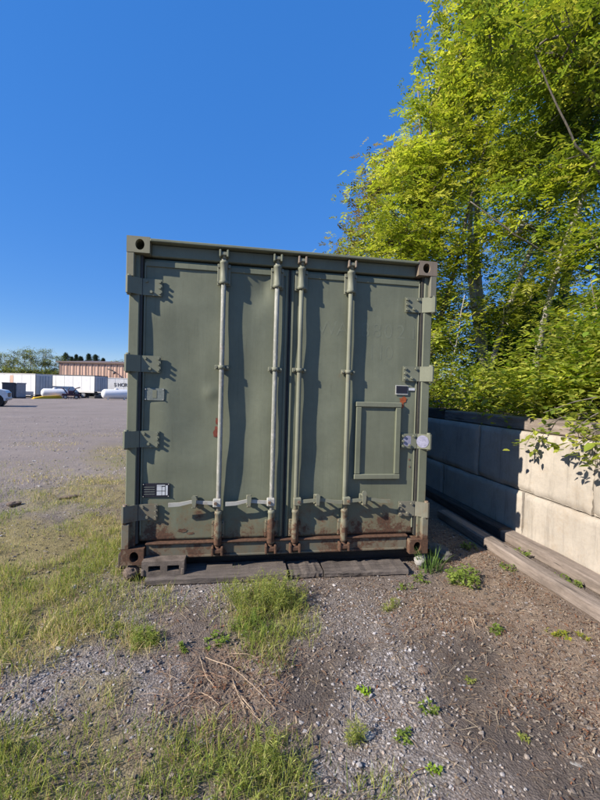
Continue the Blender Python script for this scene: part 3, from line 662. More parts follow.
tag(stones('soil_crumbs', x, y, 0.003+.009*rng.random(len(x))**3, .7, pal([(.1, .08, .066), (.15, .12, .098), (.08, .065, .055), (.2, .16, .13), (.25, .205, .17)], len(x))), 'dark brown crumbs of soil', kind='stuff')
x = rng.uniform(-16, -1.4, 26000); y = rng.uniform(2.5, 16, 26000); m = (rng.random(26000) < clump(x, y, .8, .3, .7)*np.clip(3.5/np.hypot(x, y+1), .05, 1)); x, y = x[m], y[m]
tag(stones('lot_gravel', x, y, .006+.016*rng.random(len(x))**2, .6, pal([(.42, .39, .385), (.3, .275, .27), (.5, .47, .46), (.22, .2, .2)], len(x))), 'coarser loose stones on the open gravel lot', kind='stuff')
# bark chips, dead leaves and twig bits
def chips(name, x, y, L, W, tint, curl=.3, mat='grass'):
    n = len(x); th = rng.uniform(0, 6.28, n); d = np.stack([np.cos(th), np.sin(th), rng.uniform(-.25, .35, n)], -1); e = np.stack([-np.sin(th), np.cos(th), rng.uniform(-.5, .5, n)], -1)
    p0 = np.stack([x, y, hgt(x, y)+.003+.008*rng.random(n)], -1); up = np.array([0, 0, 1.])
    t = np.linspace(0, 1, 4)[None, :, None]; w_ = rng.uniform(.25, 1, (n, 4))[..., None]
    mid = p0[:, None]+d[:, None]*(t-.5)*L[:, None, None]+up*(np.sin(t*3.14)*L[:, None, None]*curl*rng.uniform(-.3, 1, (n, 1, 1)))
    a = mid+e[:, None]*w_*W[:, None, None]/2; b_ = mid-e[:, None]*w_*W[:, None, None]/2
    v = np.stack([a, b_], 2).reshape(n, 8, 3); v[..., 2] = np.maximum(v[..., 2], (hgt(x, y)+.001)[:, None])
    q = np.array([[0, 1, 3, 2], [2, 3, 5, 4], [4, 5, 7, 6]]); f = (q[None]+(np.arange(n)*8)[:, None, None]).reshape(-1, 4)
    return fastmesh(name, v.reshape(-1, 3), f, mat, None, np.repeat(tint, 8, 0))
x, y = scatter(75000, -2, 2.3, -2.0, 1.6, lambda x, y: np.clip(field(MULC, x, y)+.1, 0, 1)*(.3+.7*clump(x, y, 2.6)), False)
n = len(x); tag(chips('leaf_litter', x, y, rng.uniform(.006, .034, n), rng.uniform(.002, .009, n), pal([(.2, .13, .085), (.3, .22, .15), (.13, .08, .055), (.36, .27, .19), (.24, .11, .06), (.42, .36, .28)], n)), 'brown dead leaves and bark bits below the wall', kind='stuff')
x, y = scatter(6000, -2.5, 1.9, -2.1, 1.0, lambda x, y: .3+.7*clump(x, y, 2.0), False)
n = len(x); tag(chips('dry_straw', x, y, rng.uniform(.03, .13, n), rng.uniform(.0015, .003, n), pal([(.38, .28, .18), (.28, .19, .12), (.46, .38, .27), (.2, .13, .09)], n), .12), 'thin straw and broken dry stalks on the soil', kind='stuff')

def blades(x, y, z, L, W, lean, tint, tip=None, ang=None):       # curved grass blades; returns V, F, tint
    n = len(x); th = rng.uniform(0, 6.28, n) if ang is None else ang; d = np.stack([np.cos(th), np.sin(th), np.zeros(n)], -1); ph = rng.uniform(0, 6.28, n); e = np.stack([np.cos(ph), np.sin(ph), np.zeros(n)], -1)
    p0 = np.stack([x, y, z], -1); t = np.array([0, .4, .75, 1.])
    mid = p0[:, None]+d[:, None]*(lean[:, None]*L[:, None]*t**1.8)[..., None]+np.array([0, 0, 1.])*((L[:, None]*np.sqrt(np.clip(1-.55*lean[:, None]**2, .1, 1)))*(t-.25*lean[:, None]*t**2.5))[..., None]
    w_ = np.array([.8, 1, .6])[None, :, None]*W[:, None, None]/2; a = mid[:, :3]+e[:, None]*w_; b_ = mid[:, :3]-e[:, None]*w_
    v = np.concatenate([np.stack([a, b_], 2).reshape(n, 6, 3), mid[:, 3:4]], 1)
    q = np.array([[0, 1, 3], [0, 3, 2], [2, 3, 5], [2, 5, 4], [4, 5, 6]]); f = (q[None]+(np.arange(n)*7)[:, None, None]).reshape(-1, 3)
    return v.reshape(-1, 3), f, np.repeat(tint, 7, 0)
GRN = [(.21, .26, .055), (.27, .305, .07), (.17, .22, .045), (.33, .33, .09)]; DRY = [(.52, .41, .2), (.6, .5, .28), (.45, .36, .17), (.4, .36, .15)]
def turf_d(x, y): return np.clip(field(TURF, x, y)*1.15, 0, 1)*np.clip((fb(x, y, 2.0)-.34)/.2, .03, 1)*np.clip((fb(x+31, y+7, 7.0)-.3)/.25, .1, 1)
vs_, fs_, ts_ = [], [], []; off = 0
x, y = scatter(760000, -5.2, 1.2, -2.1, 5.5, turf_d)
n = len(x); mixd = np.clip((fb(x+7, y+3, .9)-.38)/.25+np.clip((y-1)*.25, 0, .5)-.15, 0, 1); dryp = rng.random(n) < (.12+.55*mixd)
tint = np.where(dryp[:, None], pal(DRY, n), pal(GRN, n)); L = rng.uniform(.025, .085, n)*(.7+.7*clump(x, y, 1.1)); L *= np.where(dryp, .8, 1)
v, f, t = blades(x, y, hgt(x, y)-.003, L, rng.uniform(.0016, .004, n), rng.uniform(.1, 1., n), tint)
tag(fastmesh('grass', v, f, 'grass', None, t), 'short patchy grass, green and straw yellow, left of the container', kind='stuff')
# thin yellow grass where the lot begins
x = rng.uniform(-14, -1.3, 60000); y = rng.uniform(3.0, 15, 60000); m = rng.random(60000) < np.clip((fb(x*1.0+9, y*1.8, .55)-.5)/.12, 0, 1)*np.clip((13-y-(-x)*.35)/6, 0, 1)*(x > -2-y*.55); x, y = x[m], y[m]; n = len(x)
v, f, t = blades(x, y, hgt(x, y), rng.uniform(.02, .06, n), rng.uniform(.004, .009, n), rng.uniform(.3, .95, n), pal(DRY+[(.2, .22, .05)], n))
tag(fastmesh('dry_grass', v, f, 'grass', None, t), 'thin yellow grass growing through the far gravel', kind='stuff')

def plant(name, label, px, py, r, h, nst, kind, tints, cat='plant', loc=None, group=None):
    p_ = G(px, py) if loc is None else np.array(loc); z0 = float(hgt(p_[0], p_[1])) if loc is None else loc[2]
    root = tag(empty(name, (p_[0], p_[1], z0)), label, cat, group); st = MB(); VV, FF, TT = [], [], []; o = 0
    if kind == 'blade':
        n = nst; q = r*np.sqrt(rng.random(n)); a = rng.uniform(0, 6.28, n)
        v, f, t = blades(q*np.cos(a), q*np.sin(a), np.full(n, -.004), h*rng.uniform(.5, 1.1, n), rng.uniform(.003, .008, n)*(h/.2)**.5, rng.uniform(.05, .75, n), pal(tints, n), ang=a+rng.normal(0, .6, n))
        ob = fastmesh('leaves', v, f, 'grass', root, t); return root
    for i in range(nst):
        q = r*math.sqrt(random.random()); a = random.uniform(0, 6.28); b0 = Vector((q*math.cos(a), q*math.sin(a), -.004)); hh = h*random.uniform(.45, 1.08)*(1-.35*q/r)
        ln = Vector((math.cos(a)*q/r*.35+random.gauss(0, .12), math.sin(a)*q/r*.35+random.gauss(0, .12), 1)); pts = [b0+ln*hh*t+Vector((0, 0, -.12*hh*t*t)) for t in (0, .35, .7, 1)]
        st.tube(pts, [.0022, .0018, .0014, .0008], 4, cap=False)
        if kind == 'feather': k = int(26+hh*90)
        else: k = int(7+hh*40)
        tt = rng.random(k)**.8; px_ = np.array([list(b0+ln*hh*float(t)+Vector((0, 0, -.12*hh*float(t)**2))) for t in tt])
        th = rng.uniform(0, 6.28, k); el = rng.uniform(-.1, .9, k) if kind == 'feather' else rng.uniform(-.35, .6, k)
        d = np.stack([np.cos(th)*np.cos(el), np.sin(th)*np.cos(el), np.sin(el)], -1); e = np.stack([-np.sin(th), np.cos(th), rng.uniform(-.4, .4, k)], -1)
        if kind == 'feather': LL, WW = rng.uniform(.018, .038, k), rng.uniform(.002, .004, k)
        else: LL, WW = rng.uniform(.02, .042, k)*(h/.15)**.4, rng.uniform(.011, .021, k)*(h/.15)**.4
        d2 = d*LL[:, None]; e2 = e*WW[:, None]/2; dn = np.array([0, 0, -1.])*LL[:, None]*.15
        v = np.stack([px_, px_+d2*.45+e2, px_+d2+dn, px_+d2*.45-e2], 1).reshape(-1, 3); VV.append(v); FF.append(np.arange(k*4).reshape(-1, 4)+o); o += k*4
        TT.append(np.repeat(pal(tints, k)*(.75+.5*tt[:, None]), 4, 0))
    so_ = st.build('stems', 'stem_green', root, fix=False); so_['kind'] = 'stuff'
    lo = fastmesh('leaves', np.concatenate(VV), np.concatenate(FF), 'leaf', root, np.concatenate(TT)); lo['kind'] = 'stuff'; return root
YG = [(.26, .29, .06), (.31, .33, .08), (.2, .25, .05), (.37, .37, .12)]; BG = [(.17, .24, .04), (.21, .28, .05), (.13, .19, .035)]
plant('weed_clump', 'tall feathery green weed clump in front of the left door', 258, 608, .17, .29, 80, 'feather', YG)
plant('weed_clump', 'second feathery weed clump growing just right of the tall one', 287, 604, .1, .26, 34, 'feather', YG)
plant('weed_clump', 'low leafy weeds at the foot of the tall feathery clump', 252, 632, .12, .13, 26, 'feather', BG)
plant('weed_clump', 'small leafy weed left of the feathery clump', 217, 645, .06, .08, 12, 'leafy', BG)
plant('weed_clump', 'round feathery weed tuft on gravel left of the doors', 144, 645, .075, .11, 26, 'feather', BG+YG)
plant('weed_clump', 'flat brownish green tuft on the gravel strip at left', 108, 634, .07, .05, 16, 'feather', YG)
plant('weed_clump', 'little weed beside the round tuft', 181, 651, .04, .05, 8, 'leafy', BG)
plant('weed_clump', 'feathery weeds at the bottom edge of the picture', 256, 772, .12, .16, 18, 'feather', YG)
plant('weed_clump', 'tall thin weeds in the bottom centre', 288, 790, .08, .12, 10, 'feather', YG)
plant('weed_clump', 'weeds at the bottom edge left of centre', 210, 790, .09, .1, 10, 'feather', YG+BG)
plant('grass_clump', 'clump of long upright grass blades at the container right corner', 430, 570, .09, .21, 90, 'blade', [(.07, .13, .03), (.1, .17, .04), (.13, .2, .05)])
plant('weed_clump', 'bright leafy weed near the right container corner and timber', 465, 582, .12, .15, 38, 'leafy', [(.2, .27, .05), (.25, .31, .07), (.15, .22, .04)])
plant('weed_clump', 'small leafy weed in front of the long grass blades', 420, 580, .05, .07, 12, 'leafy', BG)
plant('weed_clump', 'small weed in the shade between container and timber', 470, 548, .08, .1, 12, 'leafy', BG)
plant('weed_clump', 'small green weed on the brown soil, middle right', 497, 634, .04, .06, 12, 'leafy', BG)
plant('weed_clump', 'yellow green weed on the litter near the wall', 556, 636, .06, .05, 16, 'leafy', [(.3, .3, .04), (.24, .27, .04)])
plant('weed_clump', 'tiny yellow weed right of the yellow green weed', 581, 640, .03, .04, 7, 'leafy', [(.3, .3, .05)])
plant('weed_sprout', 'single bright green sprout on the gravel', 364, 697, .022, .045, 6, 'leafy', [(.25, .38, .03), (.3, .42, .05)])
plant('weed_sprout', 'thin pale weed standing on gravel below centre', 352, 742, .035, .1, 9, 'feather', YG)
plant('weed_clump', 'sparse thin weeds on soil in front of the right door', 390, 612, .06, .1, 10, 'feather', YG)
plant('weed_clump', 'sparse weed right of the soil in front of right door', 404, 590, .05, .06, 8, 'leafy', BG)
plant('weed_sprout', 'small weed by the dark soil patch', 428, 715, .03, .05, 7, 'leafy', BG)
plant('weed_sprout', 'small weed low on the gravel at bottom right of centre', 402, 742, .03, .05, 8, 'leafy', BG)
plant('weed_sprout', 'tiny bright weed near the bottom, right of centre', 433, 776, .018, .035, 5, 'leafy', [(.25, .36, .04)])
plant('weed_sprout', 'tiny weed on soil below the sticks', 470, 683, .02, .035, 5, 'leafy', YG)
plant('weed_sprout', 'tiny weed at the lower right of the soil', 523, 742, .02, .03, 5, 'leafy', YG)
plant('weed_clump', 'leafy weed growing between the two timbers, farther one', 0, 0, .07, .11, 12, 'leafy', BG, loc=(2.2, .12, 0))
plant('weed_clump', 'leafy weed growing between the two timbers, nearer one', 0, 0, .09, .1, 16, 'leafy', BG, loc=(2.19, -.38, 0))
plant('weed_clump', 'weed leaning on the near timber, beside the wall', 0, 0, .06, .08, 8, 'leafy', BG, loc=(1.9, -.1, 0))
plant('grass_clump', 'dark grass tuft at the far left edge of the picture', 5, 640, .1, .09, 120, 'blade', GRN)
plant('grass_clump', 'grass tuft at the lower left edge of the picture', 3, 738, .08, .09, 90, 'blade', GRN)
plant('grass_clump', 'pale grass tuft below the left corner of the slotted block', 165, 592, .05, .07, 40, 'blade', GRN+DRY)
# dead stalks
def stalk(label, pts, r=.0028):
    P = []
    for (px, py, z) in pts: g_ = G(px, py, z); P.append((g_[0], g_[1], max(g_[2], float(hgt(g_[0], g_[1]))+.003)))
    Q = []
    for i in range(len(P)-1):
        for t in np.linspace(0, 1, 6)[:-1]: Q.append(tuple((1-t)*np.array(P[i])+t*np.array(P[i+1])+rng.normal(0, .0012, 3)))
    Q.append(P[-1]); b = MB(); b.tube(Q, list(np.linspace(r, r*.6, len(Q))), 5)
    return tag(b.build('dead_stalk', 'stem_dry', None), label, 'stalk', 'dead stalks on the soil')
stalk('long dry stalk arching over the brown soil below the weeds', [(206, 658, .01), (232, 667, .05), (258, 690, .045), (276, 713, .005)])
stalk('dry stalk at the left end of the stalk heap', [(200, 660, .005), (206, 676, .03), (217, 690, .005)])
stalk('dry stalk in the middle of the stalk heap', [(232, 680, .004), (238, 694, .03), (247, 716, .005)])
stalk('reddish dry stalk crossing the middle of the heap', [(233, 686, .004), (246, 702, .025), (258, 718, .004)], .0035)
stalk('dry stalk lying at the heap bottom near the weeds', [(240, 700, .004), (262, 722, .015), (270, 730, .004)])
stalk('short dry stalk at the left edge of the heap', [(200, 692, .003), (212, 698, .02), (220, 706, .003)])
stalk('thin twig standing on soil, middle right, left one', [(470, 617, .07), (473, 626, .03), (475, 637, .002)], .003)
stalk('thin twig on soil, middle right, right one', [(473, 619, .06), (476, 626, .03), (480, 633, .002)], .003)
for i in range(46):                        # the rest of the heap
    pass
x, y = scatter(300, -.75, -.1, -1.45, -.8, lambda x, y: np.full(x.shape, 1.), False)
n = len(x); tag(chips('stalk_bits', x, y, rng.uniform(.05, .2, n), rng.uniform(.002, .0045, n), pal([(.34, .22, .15), (.24, .15, .1), (.42, .31, .22)], n), .16), 'broken dry stalk bits under the long stalks', kind='stuff')

# ------------------------------------------------------------------ trees and shrubs
def grow(base, h, lean, r0, n=9, wob=.12, seed=0):
    r = random.Random(seed); P = [Vector(base)]; d = Vector((lean[0], lean[1], 1)).normalized()
    for i in range(n):
        d = (d+Vector((r.gauss(0, wob), r.gauss(0, wob), 0))*.5).normalized(); P.append(P[-1]+d*(h/n))
    return P, [r0*(1-.85*i/n) for i in range(n+1)]
def sprays(cent, tints, kind, sc=1.0, mul=None):
    n = len(cent); sc = sc*rng.uniform(.65, 1.3, n); th = rng.uniform(0, 6.28, n); dr = rng.uniform(-.7, .25, n) if kind == 'pinnate' else rng.uniform(-.5, .5, n)
    d = np.stack([np.cos(th)*np.cos(dr), np.sin(th)*np.cos(dr), np.sin(dr)], -1); e = np.stack([-np.sin(th), np.cos(th), rng.uniform(-.35, .35, n)], -1); u = np.cross(d, e)
    out = []
    if kind == 'pinnate':
        L = rng.uniform(.17, .32, n)*sc; k = 5
        for i in range(k):
            t = .15+.85*i/(k-1); base = cent+d*(L*t)[:, None]+np.array([0, 0, -1.])*(L*.35*t*t)[:, None]
            for sg in ((-1, 1) if i < k-1 else (0,)):
                dd = d*.75+e*sg*.8+u*rng.uniform(-.35, .35, (n, 1)); l_ = (rng.uniform(.065, .11, n)*sc)[:, None]; ww = np.cross(dd, u)*l_*.19
                q = np.stack([base, base+dd*l_*.5+ww, base+dd*l_, base+dd*l_*.5-ww], 1); out.append(q)
    else:
        for i in range(5):
            base = cent+rng.normal(0, .05, (n, 3))*sc[:, None]; a = rng.uniform(0, 6.28, n); el = rng.uniform(-.7, .35, n)
            dd = np.stack([np.cos(a)*np.cos(el), np.sin(a)*np.cos(el), np.sin(el)], -1); ee = np.stack([-np.sin(a), np.cos(a), rng.uniform(-.5, .5, n)], -1); l_ = (rng.uniform(.05, .095, n)*sc)[:, None]
            nn_ = np.cross(dd, ee)*l_*.08
            for sg in (-1, 1): out.append(np.stack([base, base+dd*l_*.25+ee*l_*.24*sg+nn_, base+dd*l_*.62+ee*l_*.22*sg+nn_, base+dd*l_], 1))
    K = len(out); v = np.stack(out, 1).reshape(-1, 3); f = np.arange(n*K*4).reshape(-1, 4); t = np.repeat(pal(tints, n, .2)*(1 if mul is None else mul[:, None]), K*4, 0)
    t = t*np.repeat(rng.uniform(.85, 1.15, (n*K, 1)), 4, 0); return v, f, t
def tree(name, label, cat, base, h, lean, r0, blobs, nclump, per, tints, kind='pinnate', bark='bark', seed=0, sc=1.0, clr=.3, group=None, stems=1, twr=.016):
    """blobs: (centre, radii) ellipsoids of the crown, world; clumps of sprays fill them, twigs carry the clumps"""
    global rng
    keep = rng; rng = np.random.default_rng(seed+100); r = random.Random(seed)
    root = tag(empty(name, tuple(base)), label, cat, group); bs = Vector(base)
    trunks = []
    for q in range(stems):
        P, Rr = grow((r.uniform(-.15, .15)*(q > 0), r.uniform(-.15, .15)*(q > 0), -.1), h*(1-.12*q), (lean[0]+r.uniform(-.12, .12)*(q > 0), lean[1]+r.uniform(-.12, .12)*(q > 0)), r0*(1-.2*q), seed=seed+q)
        MB().tube(P, Rr, 9).build('trunk' if r0 > .03 else 'stem', bark, root, fix=False); trunks.append((P, Rr))
    nodes = [(p_, i/len(P)) for P, _ in trunks for i, p_ in enumerate(P) if i >= 2]
    tw = MB(); cents = []
    W = [b[1][0]*b[1][1]*b[1][2] for b in blobs]; tot = sum(W)
    for (c_, rad), w_ in zip(blobs, W):
        c0 = Vector(c_)-bs
        st = min(nodes, key=lambda a: (a[0]-c0).length+max(0, a[0].z-c0.z)*1.2)[0]
        mid = (st+c0)/2+Vector((r.gauss(0, .15), r.gauss(0, .15), .12*(c0-st).length)); LP = [st, st.lerp(mid, .6), mid.lerp(c0, .35), c0]
        rr = max(.012, min(r0*.45, .02*(c0-st).length)); MB().tube(LP, [rr, rr*.8, rr*.6, rr*.3], 6).build('limb', bark, root, fix=False)
        m = max(3, int(round(nclump*w_/tot)))
        for i in range(m):
            g_ = Vector((r.gauss(0, 1), r.gauss(0, 1), r.gauss(0, 1))).normalized()*(r.random()**.45); cc = c0+Vector((g_.x*rad[0], g_.y*rad[1], g_.z*rad[2]))
            an = LP[r.choice((1, 2, 2, 3))]; mm = (an+cc)/2+Vector((0, 0, .06)); tw.tube([an, mm, cc], [twr, twr*.6, twr*.3], 4, cap=False)
            cents.append((cc, an))
    if tw.v: o = tw.build('twigs', bark, root, fix=False); o['kind'] = 'stuff'
    pts = []; mul = []
    for cc, an in cents:
        mc = rng.uniform(.55, 1.25)
        k = max(4, int(per*r.uniform(.5, 1.5))); g_ = rng.normal(0, 1, (k, 3))*np.array([clr, clr, clr*.5])
        pts.append(np.array(cc)+g_); mul.append(np.full(k+k//4, mc))
        k2 = k//4; t = rng.random((k2, 1))*.7+.3; pts.append(np.array(an)*(1-t)+np.array(cc)*t+rng.normal(0, .09, (k2, 3)))
    pts = np.concatenate(pts); mul = np.concatenate(mul); ok = pts[:, 2] > -.05; pts, mul = pts[ok], mul[ok]
    v, f, t = sprays(pts, tints, kind, sc, mul); o = fastmesh('crown', v, f, 'leaf', root, t); rng = keep
    return root
LT = [(.31, .35, .05), (.375, .405, .065), (.24, .295, .042), (.44, .44, .09), (.185, .235, .036)]
MT = [(.185, .25, .042), (.23, .295, .05), (.135, .19, .034), (.28, .33, .065)]
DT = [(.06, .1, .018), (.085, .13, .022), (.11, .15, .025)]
OV = [(.2, .15, .05), (.16, .14, .04), (.22, .2, .06)]
BK = 'trees on the bank behind the wall'
def bz(x, y): return float(bank_z(np.array(x), np.array(y)))
tree('locust_tree', 'yellow green feathery tree rising directly behind the container corner', 'tree', (3.3, 4.6, bz(3.3, 4.6)), 6.6, (.03, .02), .1,
     [((2.6, 4.4, 4.6), (.75, .9, .9)), ((3.3, 4.6, 5.6), (1, 1, 1)), ((3.35, 4.6, 6.5), (.6, .9, .8)), ((4.2, 4.6, 7.2), (1, 1.1, 1.1)), ((3.8, 4.2, 4.4), (.9, .9, .8)), ((4.5, 4.6, 8.8), (.8, 1, 1)), ((3.2, 4.2, 3.5), (.8, .8, .6)), ((3.6, 3.9, 2.7), (.7, .6, .5)), ((4.3, 4.0, 3.3), (.6, .6, .5)), ((2.2, 4.6, 4.5), (.35, .5, .3)), ((2.75, 4.6, 5.9), (.35, .5, .45)), ((3.1, 4.6, 7.4), (.3, .4, .35))], 140, 24, LT, seed=1, stems=2, group=BK, twr=.02)
tree('locust_tree', 'thin bronze leaved tree poking out above the container top', 'tree', (3.0, 6.5, bz(3, 6.5)), 6.6, (-.04, 0), .06,
     [((2.35, 6.2, 5.1), (.55, .6, .45)), ((3.0, 6.3, 6.7), (.45, .6, .7)), ((2.75, 6.3, 5.8), (.45, .5, .5)), ((3.5, 6.3, 7.5), (.45, .6, .5))], 46, 18, OV+LT[:2], seed=2, clr=.3, group=BK)
tree('locust_tree', 'tall pale trunked tree in the middle of the thicket', 'tree', (4.9, 4.6, bz(4.9, 4.6)), 11, (.02, 0), .11,
     [((5.0, 4.4, 8.6), (1.1, 1.1, 1)), ((5.7, 4.4, 7.0), (1, 1, .8)), ((4.8, 4.0, 6.0), (.9, .9, .8)), ((4.6, 4.2, 10), (1.1, 1.1, 1)), ((5.9, 4.4, 9.6), (1.1, 1.1, 1)), ((5.4, 4.0, 4.9), (.9, .8, .6)), ((4.4, 3.8, 4.6), (.7, .7, .6)), ((5.2, 3.7, 3.4), (.7, .6, .5)), ((4.5, 3.6, 2.9), (.5, .5, .4))], 135, 22, LT, bark='bark_pale', seed=3, stems=3, group=BK)
tree('locust_tree', 'near tree whose foliage fills the upper right corner', 'tree', (5.6, 2.3, bz(5.6, 2.3)), 8.5, (-.05, 0), .12,
     [((4.3, 2.2, 6.6), (.9, .9, .7)), ((5.0, 2.2, 5.2), (.8, .8, .7)), ((4.9, 2.4, 7.6), (1.1, 1, .9)), ((4.9, 2.2, 3.9), (.8, .8, .6)), ((3.4, 2.6, 6.9), (.7, .7, .5)), ((5.9, 2.2, 6.3), (1, 1, 1)), ((5.2, 2.3, 2.9), (.8, .7, .6))], 108, 22, LT+MT[:2], seed=4, group=BK, twr=.022)
tree('pale_trunk_tree', 'slim pale trunk standing among the undergrowth, right of centre', 'tree', (5.1, 3.4, bz(5.1, 3.4)), 7, (.0, .02), .075, [((5.2, 3.2, 6.6), (.8, .8, .8)), ((4.9, 3.1, 5.3), (.6, .6, .5)), ((5.5, 3.2, 4.2), (.6, .6, .5))], 44, 26, MT, bark='bark_pale', seed=5, group=BK)
tree('background_tree', 'darker tree farther back on the right of the bank', 'tree', (8.2, 6.5, bz(8.2, 6.5)), 12, (0, 0), .16,
     [((8, 6.3, 5.5), (1.5, 1.5, 1.3)), ((7.4, 6.3, 8.0), (1.4, 1.4, 1.2)), ((8.8, 6.3, 10.5), (1.6, 1.5, 1.4)), ((9.4, 6.3, 7.8), (1.4, 1.4, 1.3)), ((7.0, 6.3, 4.0), (1.2, 1.2, .9)), ((7.0, 6.4, 11), (1.3, 1.3, 1.2))], 100, 20, MT, seed=6, sc=1.35, clr=.55, group=BK)
tree('background_tree', 'darker tree farther back behind the feathery tree', 'tree', (5.8, 9.5, bz(5.8, 9.5)), 12, (0, 0), .16,
     [((5.2, 9.3, 6.4), (1.5, 1.5, 1.2)), ((5.9, 9.3, 8.5), (1.5, 1.5, 1.3)), ((6.8, 9.3, 5.0), (1.4, 1.4, 1.2)), ((6.4, 9.3, 11.2), (1.4, 1.4, 1.3)), ((5.0, 9.0, 4.0), (1.2, 1.2, 1)), ((7.6, 9.3, 8.6), (1.4, 1.4, 1.3))], 100, 20, MT, seed=7, sc=1.4, clr=.55, group=BK)
SG = 'shrubs along the top of the wall'
def shrub(label, x, y, h, rx, ry, tints, n, per, seed, kind='simple', sc=1., extra=()):
    b0 = bz(x, y); bl = [((x, y, b0+h*.62), (rx, ry, h*.42)), ((x-rx*.35, y-.1, b0+h*.35), (rx*.8, ry*.8, h*.3))]+list(extra)
    return tree('shrub', label, 'shrub', (x, y, b0), h*.95, (random.uniform(-.1, .1), random.uniform(-.15, .05)), .028, bl, n, per, tints, kind, 'bark', seed, sc, .24, SG, 3, .006)
shrub('bright green shrub hanging over the wall at right picture edge', 3.35, .35, 1.3, .6, .5, LT+[(.16, .24, .03)], 56, 22, 21, extra=[((3.0, -.1, 1.75), (.4, .4, .35)), ((3.5, -.3, 2.2), (.5, .5, .5))])
shrub('green shrub behind the lit end of the capping timber', 3.5, 1.3, 1.0, .5, .5, LT, 34, 16, 22)
shrub('low shrub behind the middle of the capping timber', 3.35, 2.3, .85, .5, .5, MT+LT, 30, 16, 23)
shrub('low shrub right behind the dark end of the capping timber', 3.3, 3.3, 1.0, .5, .5, MT+LT, 30, 16, 24)
shrub('leafy shrub beside the container right edge', 3.0, 4.6, 1.5, .45, .5, MT+LT, 34, 16, 25)
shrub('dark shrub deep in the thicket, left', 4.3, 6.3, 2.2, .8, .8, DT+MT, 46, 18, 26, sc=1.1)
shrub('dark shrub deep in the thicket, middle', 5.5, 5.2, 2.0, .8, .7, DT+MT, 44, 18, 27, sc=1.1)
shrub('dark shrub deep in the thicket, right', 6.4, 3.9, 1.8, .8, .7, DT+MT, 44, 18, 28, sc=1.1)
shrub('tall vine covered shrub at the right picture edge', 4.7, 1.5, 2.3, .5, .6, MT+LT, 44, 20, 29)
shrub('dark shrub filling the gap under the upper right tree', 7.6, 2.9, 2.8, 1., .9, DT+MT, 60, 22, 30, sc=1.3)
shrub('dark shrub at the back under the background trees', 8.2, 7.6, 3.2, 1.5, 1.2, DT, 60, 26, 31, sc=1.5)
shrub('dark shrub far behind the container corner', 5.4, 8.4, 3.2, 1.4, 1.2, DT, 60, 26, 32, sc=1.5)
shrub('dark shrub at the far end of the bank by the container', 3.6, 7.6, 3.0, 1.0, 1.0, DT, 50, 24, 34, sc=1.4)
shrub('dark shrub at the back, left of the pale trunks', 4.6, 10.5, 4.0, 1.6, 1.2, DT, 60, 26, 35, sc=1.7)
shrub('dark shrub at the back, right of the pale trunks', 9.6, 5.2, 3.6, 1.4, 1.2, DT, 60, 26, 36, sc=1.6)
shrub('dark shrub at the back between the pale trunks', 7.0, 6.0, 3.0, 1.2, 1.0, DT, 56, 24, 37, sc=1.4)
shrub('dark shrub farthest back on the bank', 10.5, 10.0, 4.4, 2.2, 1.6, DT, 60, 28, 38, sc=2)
shrub('green shrub on the bank behind the near end of the wall', 3.9, -1.0, 1.2, .6, .6, MT+LT, 36, 18, 51)
shrub('large green shrub on the bank behind the nearest shrubs', 5.2, -.2, 1.8, .9, .8, MT, 44, 20, 52, sc=1.2)
shrub('bright shrub overhanging the wall beyond the lit block', 3.2, .95, .8, .35, .35, LT, 22, 16, 33)
# bare stems by the container corner
def bare(label, pts, r, mat='bark_pale', nm='bare_stem'):
    Q = []
    for i in range(len(pts)-1):
        for t in np.linspace(0, 1, 6)[:-1]: Q.append(tuple((1-t)*np.array(pts[i])+t*np.array(pts[i+1])+rng.normal(0, r*.5, 3)))
    Q.append(pts[-1]); return tag(MB().tube(Q, list(np.linspace(r, r*.4, len(Q))), 7).build(nm, mat, None), label, 'branch')
bare('slim bare stem leaning left beside the container edge', [(3.25, 3.9, 1.02), (3.0, 3.8, 2.2), (2.75, 3.7, 3.0)], .022)
bare('slim bare stem leaning right beside the container edge', [(3.2, 4.0, 1.02), (3.22, 3.9, 2.0), (3.0, 3.8, 3.4)], .025)
bare('bare stem just behind the shrub, curving upward', [(3.5, 3.6, 1.05), (3.45, 3.5, 1.9), (3.6, 3.4, 3.3)], .02)
bare('long thin dark branch slanting across the thicket', [(6.2, 2.9, 3.55), (5.0, 2.7, 3.75), (3.9, 2.6, 4.1), (3.2, 2.7, 4.6)], .022, 'bark', 'long_branch')
bare('long dark branch slanting down at the upper right', [(5.4, 2.2, 4.7), (4.4, 2.0, 5.2), (3.6, 1.9, 6.3)], .022, 'bark', 'long_branch')
bare('broken branch with a pale end high at the right', [(5.3, 2.3, 7.6), (4.5, 2.1, 7.1), (3.7, 2.0, 6.5)], .04, 'bark', 'long_branch')
bare('short pale broken branch in the middle of the tree', [(4.35, 3.3, 4.55), (4.75, 3.2, 4.6)], .03, 'bark_pale', 'long_branch')
